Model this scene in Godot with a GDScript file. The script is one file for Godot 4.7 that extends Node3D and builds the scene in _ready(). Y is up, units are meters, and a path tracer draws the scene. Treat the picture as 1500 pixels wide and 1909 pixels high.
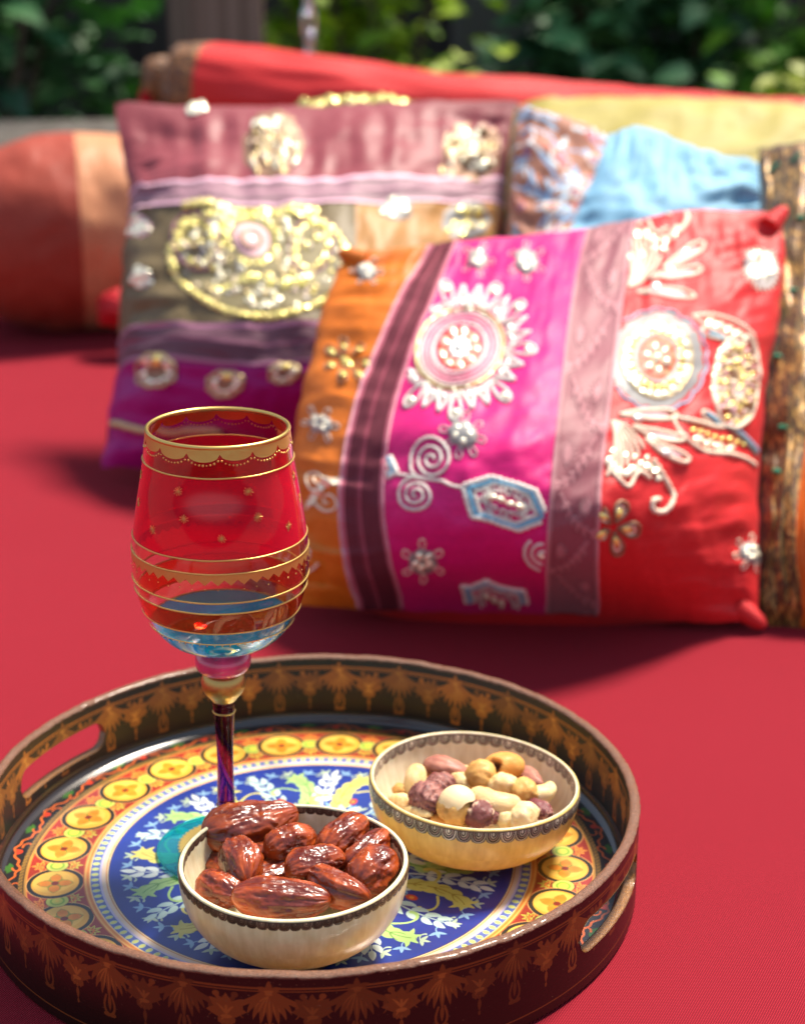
extends Node3D

const F := 3200.0                      # focal length in units of the 1500 x 1909 frame
const PITCH := 0.33336                 # 19.1 degrees down
const EYE := Vector3(0.0, 0.45, 0.0)
const FLOOR := 0.008                   # top of the tray's floor

var rng := RandomNumberGenerator.new()
var nz := FastNoiseLite.new()
var M := {}
var T := {}

# ------------------------------------------------------------------ mesh builder
class MB:
	var v := PackedVector3Array()
	var n := PackedVector3Array()
	var uv := PackedVector2Array()
	var c := PackedColorArray()
	var ix := PackedInt32Array()
	func empty() -> bool:
		return ix.is_empty()
	# p[i * nv + j]; the front faces along di x dj
	func grid(p: PackedVector3Array, nu: int, nv: int, uvs := PackedVector2Array(), flip := false, wrap_i := false, wrap_j := false, cols := PackedColorArray()) -> void:
		var b := v.size()
		var nn := PackedVector3Array()
		nn.resize(nu * nv)
		for i in nu - 1:
			for j in nv - 1:
				var a0 := i * nv + j
				var a1 := a0 + nv
				var f := (p[a1 + 1] - p[a0]).cross(p[a0 + 1] - p[a1])
				nn[a0] += f
				nn[a0 + 1] += f
				nn[a1] += f
				nn[a1 + 1] += f
				if flip:
					ix.append_array(PackedInt32Array([b + a0, b + a1, b + a0 + 1, b + a1, b + a1 + 1, b + a0 + 1]))
				else:
					ix.append_array(PackedInt32Array([b + a0, b + a0 + 1, b + a1, b + a1, b + a0 + 1, b + a1 + 1]))
		if wrap_i:
			for j in nv:
				var s := nn[j] + nn[(nu - 1) * nv + j]
				nn[j] = s
				nn[(nu - 1) * nv + j] = s
		if wrap_j:
			for i in nu:
				var s := nn[i * nv] + nn[i * nv + nv - 1]
				nn[i * nv] = s
				nn[i * nv + nv - 1] = s
		for e in [0, nu - 1]:                     # poles: a whole row in one point
			if nv > 2 and p[e * nv].distance_to(p[e * nv + 1]) < 1e-7 and p[e * nv].distance_to(p[e * nv + nv / 2]) < 1e-7:
				var s := Vector3.ZERO
				for j in nv:
					s += nn[e * nv + j]
				for j in nv:
					nn[e * nv + j] = s
		for e in [0, nv - 1]:
			if nu > 2 and p[e].distance_to(p[nv + e]) < 1e-7 and p[e].distance_to(p[(nu / 2) * nv + e]) < 1e-7:
				var s := Vector3.ZERO
				for i in nu:
					s += nn[i * nv + e]
				for i in nu:
					nn[i * nv + e] = s
		var sg := -1.0 if flip else 1.0
		for k in nu * nv:
			var q := nn[k] * sg
			nn[k] = q.normalized() if q.length_squared() > 1e-30 else Vector3.UP
		v.append_array(p)
		n.append_array(nn)
		if uvs.is_empty():
			uvs.resize(nu * nv)
		uv.append_array(uvs)
		if not cols.is_empty():
			c.append_array(cols)
	func lathe(prof: PackedVector2Array, segs: int, flip := false, us := 1.0, vs := 1.0, at := Transform3D()) -> void:
		var p := PackedVector3Array()
		var q := PackedVector2Array()
		var m := prof.size()
		var l := 0.0
		var ls := [0.0]
		for k in range(1, m):
			l += prof[k].distance_to(prof[k - 1])
			ls.append(l)
		for i in segs + 1:
			var a := TAU * i / segs
			for k in m:
				p.append(at * Vector3(cos(a) * prof[k].x, prof[k].y, -sin(a) * prof[k].x))
				q.append(Vector2(us * i / segs, vs * ls[k]))
		grid(p, segs + 1, m, q, flip, true)
	func tube(path: PackedVector3Array, rad, sides := 8, closed := false, squash := 1.0, up := Vector3.ZERO) -> void:
		var m := path.size()
		if m < 2:
			return
		var p := PackedVector3Array()
		var q := PackedVector2Array()
		var side := Vector3.ZERO
		var l := 0.0
		for k in m:
			var t := (path[(k + 1) % m] - path[(k - 1 + m) % m]) if closed else (path[mini(k + 1, m - 1)] - path[maxi(k - 1, 0)])
			t = t.normalized()
			if up != Vector3.ZERO:
				side = up.cross(t).normalized()
			elif side == Vector3.ZERO:
				side = t.cross(Vector3.UP if absf(t.y) < 0.9 else Vector3.RIGHT).normalized()
			else:
				side = (side - t * side.dot(t)).normalized()
			var w := t.cross(side)
			var r: float = rad[k] if rad is Array or rad is PackedFloat32Array else rad
			if k > 0:
				l += path[k].distance_to(path[k - 1])
			for s in sides + 1:
				var a := TAU * s / sides
				p.append(path[k] + side * cos(a) * r + w * sin(a) * r * squash)
				q.append(Vector2(float(s) / sides, l * 60.0))
		if closed:
			for s in sides + 1:
				p.append(p[s])
				q.append(q[s])
			grid(p, m + 1, sides + 1, q, true, true, true)
		else:
			grid(p, m, sides + 1, q, true, false, true)
			for e in [0, m - 1]:
				var b := v.size()
				var t2 := (path[1] - path[0]) if e == 0 else (path[m - 2] - path[m - 1])
				for s in sides:
					v.append(p[e * (sides + 1) + s])
					n.append(-t2.normalized())
					uv.append(Vector2.ZERO)
				for s in range(1, sides - 1):
					if e == 0:
						ix.append_array(PackedInt32Array([b, b + s, b + s + 1]))
					else:
						ix.append_array(PackedInt32Array([b, b + s + 1, b + s]))
	func tri(a: Vector3, b: Vector3, d: Vector3, nrm: Vector3) -> void:
		var s := v.size()
		v.append_array(PackedVector3Array([a, b, d]))
		n.append_array(PackedVector3Array([nrm, nrm, nrm]))
		uv.append_array(PackedVector2Array([Vector2(a.x, a.z), Vector2(b.x, b.z), Vector2(d.x, d.z)]))
		if (b - a).cross(d - a).dot(nrm) > 0:
			ix.append_array(PackedInt32Array([s, s + 2, s + 1]))
		else:
			ix.append_array(PackedInt32Array([s, s + 1, s + 2]))
	func box(at: Transform3D, size: Vector3, bevel := 0.0) -> void:
		var h := size / 2.0
		var e: float = minf(bevel, minf(h.x, minf(h.y, h.z)) * 0.8)
		for ax in 3:
			for s in [-1.0, 1.0]:
				var u := (ax + 1) % 3
				var w := (ax + 2) % 3
				var nn := Vector3.ZERO
				nn[ax] = s
				var q := []
				for k in 4:
					var p := Vector3.ZERO
					p[ax] = s * h[ax]
					p[u] = (h[u] - e) * (1.0 if k == 1 or k == 2 else -1.0)
					p[w] = (h[w] - e) * (1.0 if k >= 2 else -1.0)
					q.append(p)
				_quad(at, q, nn)
				if e > 0:
					for t in [-1.0, 1.0]:      # edges between ax and u
						var q2 := []
						var n2 := Vector3.ZERO
						n2[ax] = s
						n2[u] = t
						for k in 4:
							var p := Vector3.ZERO
							var first := k == 0 or k == 3
							p[ax] = s * (h[ax] if first else h[ax] - e)
							p[u] = t * (h[u] - e if first else h[u])
							p[w] = (h[w] - e) * (1.0 if k >= 2 else -1.0)
							q2.append(p)
						_quad(at, q2, n2.normalized())
		if e > 0:
			for sx in [-1.0, 1.0]:
				for sy in [-1.0, 1.0]:
					for sz in [-1.0, 1.0]:
						var g := Vector3(sx, sy, sz)
						tri(at * (g * Vector3(h.x, h.y - e, h.z - e)), at * (g * Vector3(h.x - e, h.y, h.z - e)), at * (g * Vector3(h.x - e, h.y - e, h.z)), (at.basis * g).normalized())
	func _quad(at: Transform3D, q: Array, nn: Vector3) -> void:
		var wn := (at.basis * nn).normalized()
		tri(at * q[0], at * q[1], at * q[2], wn)
		tri(at * q[0], at * q[2], at * q[3], wn)

# ------------------------------------------------------------------ picture canvas
class Canvas:
	var im: Image
	func _init(w: int, h: int, bg: Color) -> void:
		im = Image.create_empty(w, h, false, Image.FORMAT_RGB8)
		im.fill(bg)
	func poly(pts: PackedVector2Array, col: Color) -> void:
		var lo := 1e9
		var hi := -1e9
		for p in pts:
			lo = minf(lo, p.y)
			hi = maxf(hi, p.y)
		var m := pts.size()
		for y in range(maxi(0, int(floor(lo))), mini(im.get_height() - 1, int(ceil(hi))) + 1):
			var yy := y + 0.5
			var xs := []
			for k in m:
				var a := pts[k]
				var b := pts[(k + 1) % m]
				if (a.y <= yy) != (b.y <= yy):
					xs.append(a.x + (yy - a.y) / (b.y - a.y) * (b.x - a.x))
			xs.sort()
			for k in range(0, xs.size() - 1, 2):
				var x0 := int(round(xs[k]))
				var x1 := int(round(xs[k + 1]))
				if x1 > x0:
					im.fill_rect(Rect2i(x0, y, x1 - x0, 1), col)
	func ell(c: Vector2, rx: float, ry: float, ang: float, col: Color, k := 28) -> void:
		var p := PackedVector2Array()
		for s in k:
			p.append(c + Vector2(cos(TAU * s / k) * rx, sin(TAU * s / k) * ry).rotated(ang))
		poly(p, col)
	func stroke(pts: PackedVector2Array, w0: float, w1: float, col: Color, w2 := -1.0) -> void:
		var l := PackedVector2Array()
		var r := PackedVector2Array()
		var m := pts.size()
		for k in m:
			var d := (pts[mini(k + 1, m - 1)] - pts[maxi(k - 1, 0)]).normalized().orthogonal()
			var t := float(k) / (m - 1)
			var w := lerpf(w0, w1, t) if w2 < 0.0 else (lerpf(w0, w1, t * 2.0) if t < 0.5 else lerpf(w1, w2, t * 2.0 - 1.0))
			l.append(pts[k] + d * w)
			r.append(pts[k] - d * w)
		for k in m - 1:
			poly(PackedVector2Array([l[k], l[k + 1], r[k + 1], r[k]]), col)
		ell(pts[0], w0, w0, 0, col, 10)
		var we := w1 if w2 < 0.0 else w2
		ell(pts[m - 1], we, we, 0, col, 10)
	func leaf(p: Vector2, dir: float, ln: float, wd: float, bend: float, col: Color) -> void:
		var a := PackedVector2Array()
		var b := PackedVector2Array()
		var q := p
		var g := dir
		for k in 11:
			var t := k / 10.0
			var w := wd * pow(sin(PI * pow(t, 0.75)), 0.8) if t < 1.0 else 0.0
			var d := Vector2.from_angle(g)
			a.append(q + d.orthogonal() * w)
			b.append(q - d.orthogonal() * w)
			q += d * ln / 10.0
			g += bend / 10.0
		b.reverse()
		a.append_array(b)
		poly(a, col)

static func curl(p: Vector2, dir: float, ln: float, bend0: float, bend1: float, k := 24) -> PackedVector2Array:
	var o := PackedVector2Array([p])
	var g := dir
	for s in k:
		p += Vector2.from_angle(g) * ln / k
		g += lerpf(bend0, bend1, float(s) / k) / k
		o.append(p)
	return o

# ------------------------------------------------------------------ placing
func ray(x: float, y: float) -> Vector3:
	return Vector3(x - 750.0, 954.5 - y, -F).rotated(Vector3.RIGHT, -PITCH).normalized()

func at_y(x: float, y: float, h: float) -> Vector3:
	var r := ray(x, y)
	return EYE + r * ((h - EYE.y) / r.y)

func at_z(x: float, y: float, d: float) -> Vector3:
	var r := ray(x, y)
	return EYE + r * (-d / r.z)

func at_plane(x: float, y: float, o: Vector3, n: Vector3) -> Vector3:
	var r := ray(x, y)
	return EYE + r * ((o - EYE).dot(n) / r.dot(n))

# ------------------------------------------------------------------ things
func numbered(called: String, parent: Node) -> String:
	if not parent.has_node(called):
		return called
	var k := 1
	while parent.has_node("%s_%03d" % [called, k]):
		k += 1
	return "%s_%03d" % [called, k]

func tag(o: Node, label := "", category := "", group := "", kind := "") -> Node:
	if label:
		o.set_meta("label", label)
	if category:
		o.set_meta("category", category)
	if group:
		o.set_meta("group", group)
	if kind:
		o.set_meta("kind", kind)
	return o

func thing(called: String, label: String, category: String, where := Vector3.ZERO, group := "") -> Node3D:
	var o := Node3D.new()
	o.name = numbered(called, self)
	add_child(o, true)
	o.position = where
	tag(o, label, category, group)
	return o

func put(mb: MB, called: String, m: Material, parent: Node = self, kind := "") -> MeshInstance3D:
	var a := []
	a.resize(Mesh.ARRAY_MAX)
	a[Mesh.ARRAY_VERTEX] = mb.v
	a[Mesh.ARRAY_NORMAL] = mb.n
	a[Mesh.ARRAY_TEX_UV] = mb.uv
	if mb.c.size() == mb.v.size():
		a[Mesh.ARRAY_COLOR] = mb.c
	a[Mesh.ARRAY_INDEX] = mb.ix
	var me := ArrayMesh.new()
	me.add_surface_from_arrays(Mesh.PRIMITIVE_TRIANGLES, a)
	me.surface_set_material(0, m)
	var o := MeshInstance3D.new()
	o.mesh = me
	o.name = numbered(called, parent)
	parent.add_child(o, true)
	if kind:
		o.set_meta("kind", kind)
	return o

func lin(r: float, g: float, b: float) -> Color:
	return Color(r, g, b).linear_to_srgb()

func mat(col: Color, rough := 0.6, o := {}) -> StandardMaterial3D:
	var m := StandardMaterial3D.new()
	m.albedo_color = col
	m.roughness = rough
	m.metallic = o.get("metal", 0.0)
	m.metallic_specular = o.get("spec", 0.5)
	if o.has("tex"):
		m.albedo_texture = o.tex
	if o.has("bump"):
		m.heightmap_enabled = true
		m.heightmap_texture = o.bump
		m.heightmap_scale = o.get("depth", 0.05)
	if o.has("uvs"):
		m.uv1_scale = o.uvs
	if o.has("rim"):
		m.rim_enabled = true
		m.rim = o.rim
		m.rim_tint = o.get("rim_tint", 0.6)
	if o.has("coat"):
		m.clearcoat_enabled = true
		m.clearcoat = o.coat
		m.clearcoat_roughness = o.get("coat_rough", 0.12)
	if o.has("sss"):
		m.subsurf_scatter_enabled = true
		m.subsurf_scatter_strength = o.sss
	if o.has("back"):
		m.backlight_enabled = true
		m.backlight = o.back
	if o.get("vc", false):
		m.vertex_color_use_as_albedo = true
	if o.has("detail"):
		m.detail_enabled = true
		m.detail_blend_mode = BaseMaterial3D.BLEND_MODE_MUL
		m.detail_albedo = o.detail
		m.detail_uv_layer = BaseMaterial3D.DETAIL_UV_1
	if o.has("rough_tex"):
		m.roughness_texture = o.rough_tex
	if o.get("tri", false):
		m.uv1_triplanar = true
		m.uv1_world_triplanar = o.get("world", false)
	m.cull_mode = BaseMaterial3D.CULL_DISABLED
	return m

func glass(col: Color, paint := 0.0, rough := 0.0) -> StandardMaterial3D:
	var m := StandardMaterial3D.new()
	m.transparency = BaseMaterial3D.TRANSPARENCY_ALPHA
	m.albedo_color = Color(col.r, col.g, col.b, paint)
	m.roughness = rough
	m.refraction_enabled = true
	m.refraction_scale = 0.045
	return m

func tx(im: Image) -> ImageTexture:
	return ImageTexture.create_from_image(im)

func noise_tex(size: int, freq: float, a: Color, b: Color, seed_: int, kind := FastNoiseLite.TYPE_SIMPLEX_SMOOTH, oct := 4) -> NoiseTexture2D:
	var n := FastNoiseLite.new()
	n.noise_type = kind
	n.frequency = freq
	n.fractal_octaves = oct
	n.seed = seed_
	var t := NoiseTexture2D.new()
	t.width = size
	t.height = size
	t.seamless = true
	t.noise = n
	var g := Gradient.new()
	g.set_color(0, a)
	g.set_color(1, b)
	t.color_ramp = g
	return t

# ------------------------------------------------------------------ pillows: a net of points on a leaning plane, puffed out along its normal
class Pillow:
	var scene
	var px := []           # rows of Vector2 in the frame, used as the pattern's own coordinates
	var net := []          # rows of Vector4(a, b, un, vn): place on the plane, and 0..1 across and down
	var nc := 0
	var nr := 0
	var o: Vector3
	var ex: Vector3
	var ey: Vector3
	var n: Vector3
	var thick := 0.05
	var wr := 0.003
	var noise := FastNoiseLite.new()
	var clip := Vector2(-1, 99)
	var root: Node3D
	func setup(sc, rows: Array, origin: Vector3, lean: float, yaw: float, th: float, wrinkle: float, seed_: int, power := 0.42) -> void:
		scene = sc
		px = rows
		nr = rows.size()
		nc = rows[0].size()
		o = origin
		thick = th
		wr = wrinkle
		pw = power
		noise.seed = seed_
		noise.frequency = 1.0
		n = Vector3(0, sin(lean), cos(lean)).rotated(Vector3.UP, yaw)
		ex = Vector3.RIGHT.rotated(Vector3.UP, yaw)
		ey = Vector3(0, cos(lean), -sin(lean)).rotated(Vector3.UP, yaw)
		var us := []
		var vs := []
		var tot := 0.0
		for k in nc:
			if k > 0:
				tot += rows[nr / 2][k].distance_to(rows[nr / 2][k - 1])
			us.append(tot)
		for k in nc:
			us[k] /= tot
		tot = 0.0
		for k in nr:
			if k > 0:
				tot += rows[k][nc / 2].distance_to(rows[k - 1][nc / 2])
			vs.append(tot)
		for k in nr:
			vs[k] /= tot
		for r in nr:
			var line := []
			for k in nc:
				var h := puff(us[k], vs[r])
				var p: Vector3 = sc.at_plane(rows[r][k].x, rows[r][k].y, o + n * h, n) - o
				line.append(Vector4(p.dot(ex), p.dot(ey), us[k], vs[r]))
			net.append(line)
	var pw := 0.42
	var sag := 1.0                     # above 1 the filling has sunk towards the lower edge
	func puff(u: float, v: float) -> float:
		var w := pow(clampf(v, 0, 1), sag)
		return thick * pow(clampf(16.0 * u * (1 - u) * w * (1 - w), 0, 1), pw)
	static func cr(a, b, c, d, t: float):
		return b + (c - a) * 0.5 * t + (a * 2.0 - b * 5.0 + c * 4.0 - d) * 0.5 * t * t + (b * 3.0 - a - c * 3.0 + d) * 0.5 * t * t * t
	func pick(grid: Array, i: float, j: float):
		i = clampf(i, 0, nc - 1)
		j = clampf(j, 0, nr - 1)
		var i0 := mini(int(i), nc - 2)
		var j0 := mini(int(j), nr - 2)
		var cols := []
		for dj in [-1, 0, 1, 2]:
			var jj: int = j0 + dj
			var row = grid[clampi(jj, 0, nr - 1)]
			var a = row[i0 - 1] if i0 > 0 else row[0] * 2.0 - row[1]
			var d = row[i0 + 2] if i0 < nc - 2 else row[nc - 1] * 2.0 - row[nc - 2]
			cols.append(cr(a, row[i0], row[i0 + 1], d, i - i0))
		if j0 == 0:
			cols[0] = cols[1] * 2.0 - cols[2]
		if j0 == nr - 2:
			cols[3] = cols[2] * 2.0 - cols[1]
		return cr(cols[0], cols[1], cols[2], cols[3], j - j0)
	func surf(i: float, j: float, lift := 0.0, side := 1.0) -> Vector3:
		var q: Vector4 = pick(net, i, j)
		var u := clampf(q.z, 0, 1)
		var w := clampf(q.w, 0, 1)
		var h := puff(u, w)
		var e: float = minf(minf(u, 1 - u), minf(w, 1 - w))
		var k := 0.0
		if wr > 0.0:
			var fade := smoothstep(0.0, 0.06, e)
			var near_v := exp(-minf(w, 1 - w) * 7.0)
			var near_u := exp(-minf(u, 1 - u) * 7.0)
			k += near_v * noise.get_noise_2d(u * 16.0, w * 3.0 + side * 9.0) * 2.0
			k += near_u * noise.get_noise_2d(u * 3.0 + 40.0, w * 16.0 + side * 5.0) * 2.0
			k += noise.get_noise_2d(u * 3.2 + 80.0 * side, w * 3.2) * 1.3
			k += noise.get_noise_2d(u * 9.0 + w * 5.0 + 7.0, w * 7.0) * 0.35
			k *= fade * wr
		if e < 0.10:
			var pk := (1.0 - e / 0.10) * wr * 0.5
			q.x += pk * noise.get_noise_2d(w * 8.0, 60.0)
			q.y += pk * noise.get_noise_2d(u * 8.0, 90.0)
		return ex * q.x + ey * q.y + n * ((h + k if side > 0.0 else -(h + k) * 0.42) + lift)   # from the cushion's own base
	func inv(x: float, y: float) -> Vector2:
		var i := (nc - 1) * 0.5
		var j := (nr - 1) * 0.5
		for it in 7:
			var p: Vector2 = pick(px, i, j)
			var e := Vector2(x, y) - p
			if e.length() < 0.05:
				break
			var di: Vector2 = (pick(px, i + 0.02, j) - pick(px, i - 0.02, j)) / (minf(i + 0.02, nc - 1) - maxf(i - 0.02, 0))
			var dj: Vector2 = (pick(px, i, j + 0.02) - pick(px, i, j - 0.02)) / (minf(j + 0.02, nr - 1) - maxf(j - 0.02, 0))
			var det := di.x * dj.y - di.y * dj.x
			i = clampf(i + (e.x * dj.y - e.y * dj.x) / det, 0, nc - 1)
			j = clampf(j + (di.x * e.y - di.y * e.x) / det, 0, nr - 1)
		return Vector2(i, j)
	func on(x: float, y: float, lift := 0.0) -> Vector3:
		var q := inv(x, y)
		return surf(q.x, q.y, lift)
	func inside(x: float, y: float) -> bool:
		var q := inv(x, y)
		return q.x >= clip.x and q.x <= clip.y and q.x > 0.03 and q.x < nc - 1.03 and q.y > 0.02 and q.y < nr - 1.02
	func patch(mb: MB, i0: float, i1: float, j0: float, j1: float, ni: int, nj: int, lift := 0.0, side := 1.0, rep := Vector2(1, 1)) -> void:
		var p := PackedVector3Array()
		var q := PackedVector2Array()
		for a in ni + 1:
			var i := lerpf(i0, i1, float(a) / ni)
			for b in nj + 1:
				var j := lerpf(j0, j1, float(b) / nj)
				p.append(surf(i, j, lift, side))
				q.append(Vector2(float(a) / ni * rep.x, float(b) / nj * rep.y))
		mb.grid(p, ni + 1, nj + 1, q, side > 0.0)
	func cord(mb: MB, run: PackedVector3Array, rad: float, closed: bool) -> void:
		var path := PackedVector3Array()
		var rr := []
		var step := maxf(rad * 1.15, 0.0011)
		var m := run.size()
		var odd := false
		for k in (m if closed else m - 1):
			var a := run[k]
			var b := run[(k + 1) % m]
			var c := maxi(1, int(round(a.distance_to(b) / step)))
			for s in c:
				path.append(a.lerp(b, float(s) / c))
				rr.append(rad * ((1.16 if odd else 0.80) + noise.get_noise_1d(path.size() * 1.7) * 0.18))
				odd = not odd
		if not closed:
			path.append(run[m - 1])
			rr.append(rad * 0.7)
		if path.size() > 2:
			mb.tube(path, rr, 6, closed)
	func thread(mb: MB, pts: PackedVector2Array, thick_: float, closed := false) -> void:
		var rad := thick_ * 0.84
		var run := PackedVector3Array()
		var all := pts.duplicate()
		if closed:
			all.append(pts[0])
		var whole := true
		for p in all:
			if inside(p.x, p.y):
				run.append(on(p.x, p.y, rad * 0.45))
			else:
				whole = false
				if run.size() > 1:
					cord(mb, run, rad, false)
				run = PackedVector3Array()
		if run.size() > 1:
			if closed and whole:
				run.remove_at(run.size() - 1)
				cord(mb, run, rad, true)
			else:
				cord(mb, run, rad, false)
	# a low dome or sequin; radii in pattern units
	func bead(mb: MB, x: float, y: float, rx: float, ry: float, ang: float, h: float, tilt := Vector2.ZERO) -> void:
		if not inside(x, y):
			return
		var c := on(x, y, 0.0010)
		var tx_ := (on(x + 2, y, 0.0003) - on(x - 2, y, 0.0003)) / 4.0
		var ty_ := (on(x, y + 2, 0.0003) - on(x, y - 2, 0.0003)) / 4.0
		var nn := ty_.cross(tx_).normalized()
		var p := PackedVector3Array()
		var k := 9
		for ring in 4:
			var f: float = [1.0, 0.92, 0.55, 0.0][ring]
			var hh: float = [-0.0006, h * 0.45, h * 0.9, h][ring]
			for s in k + 1:
				var d := Vector2(cos(TAU * s / k) * rx, sin(TAU * s / k) * ry).rotated(ang) * f
				p.append(c + tx_ * d.x + ty_ * d.y + nn * (hh + (d.x * tilt.x + d.y * tilt.y) * 0.000004))
		mb.grid(p, 4, k + 1, PackedVector2Array(), false, false, true)
	func satin(mb: MB, pts: PackedVector2Array, h: float) -> void:
		var m := pts.size()
		var cen := Vector2.ZERO
		for p in pts:
			cen += p / m
		if not inside(cen.x, cen.y):
			return
		var g := PackedVector3Array()
		for f in [1.0, 0.88, 0.68, 0.48, 0.26, 0.0]:
			for s in m + 1:
				var p := cen.lerp(pts[s % m], f)
				g.append(on(p.x, p.y, -0.0004 if f == 1.0 else h * (0.8 if f > 0.5 else 1.0)))
		var area := 0.0
		for k in m:
			area += pts[k].cross(pts[(k + 1) % m])
		mb.grid(g, 6, m + 1, PackedVector2Array(), area < 0.0, false, true)

# ------------------------------------------------------------------ textures
func make_textures() -> void:
	# silk: fine weave with slubs
	var im := Image.create_empty(256, 256, false, Image.FORMAT_RGB8)
	var hm := Image.create_empty(256, 256, false, Image.FORMAT_RGB8)
	nz.frequency = 0.05
	nz.seed = 5
	for y in 256:
		var slub := nz.get_noise_2d(0, y * 4.0)
		for x in 256:
			var s := nz.get_noise_2d(x * 0.35, y * 5.0) * 0.5 + slub * 0.3
			var w := 0.5 + 0.25 * sin(x * TAU / 4.0) + 0.25 * sin(y * TAU / 4.0)
			var f := clampf(0.86 + 0.2 * s, 0.6, 1.0)
			im.set_pixel(x, y, Color(f, f, f))
			var h := clampf(0.5 + 0.4 * s + 0.18 * (w - 0.5), 0, 1)
			hm.set_pixel(x, y, Color(h, h, h))
	T.silk = tx(im)
	T.silk_h = tx(hm)
	# twill of the red cloth
	var tw := Image.create_empty(128, 128, false, Image.FORMAT_RGB8)
	var tc := Image.create_empty(128, 128, false, Image.FORMAT_RGB8)
	for y in 128:
		for x in 128:
			var t := fposmod(x + y * 0.5, 8.0) / 8.0
			var h := 0.5 + 0.5 * cos(TAU * t)
			h *= 0.75 + 0.25 * cos(TAU * y / 8.0)
			h = clampf(h + rng.randf_range(-0.12, 0.12), 0, 1)
			tw.set_pixel(x, y, Color(h, h, h))
			var f := 0.58 + 0.42 * h
			tc.set_pixel(x, y, Color(f, f, f))
	T.twill_h = tx(tw)
	T.twill = tx(tc)
	T.mottle = noise_tex(512, 0.012, Color(0.72, 0.72, 0.72), Color(1, 1, 1), 3)
	T.fine = noise_tex(512, 0.06, Color(0.0, 0.0, 0.0), Color(1, 1, 1), 8)
	T.wear = noise_tex(512, 0.03, Color(0.55, 0.5, 0.45), Color(1, 1, 1), 21)
	T.wrinkle = noise_tex(512, 0.02, Color.BLACK, Color.WHITE, 31, FastNoiseLite.TYPE_SIMPLEX, 3)
	T.floor = tx(tray_floor())
	T.wall_in = tx(tray_wall(Color8(15, 12, 8), Color8(158, 92, 30), Color8(196, 128, 48)))
	T.wall_out = tx(tray_wall(Color8(22, 13, 9), Color8(106, 58, 24), Color8(138, 80, 34)))
	T.scallop = tx(scallop_cell())
	T.trim = tx(trim_scroll(false))
	T.trim_h = tx(trim_scroll(true))
	T.ribbon = tx(trim_lines())
	T.paisley = tx(paisley_print())
	T.brocade = tx(brocade_print())

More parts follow.
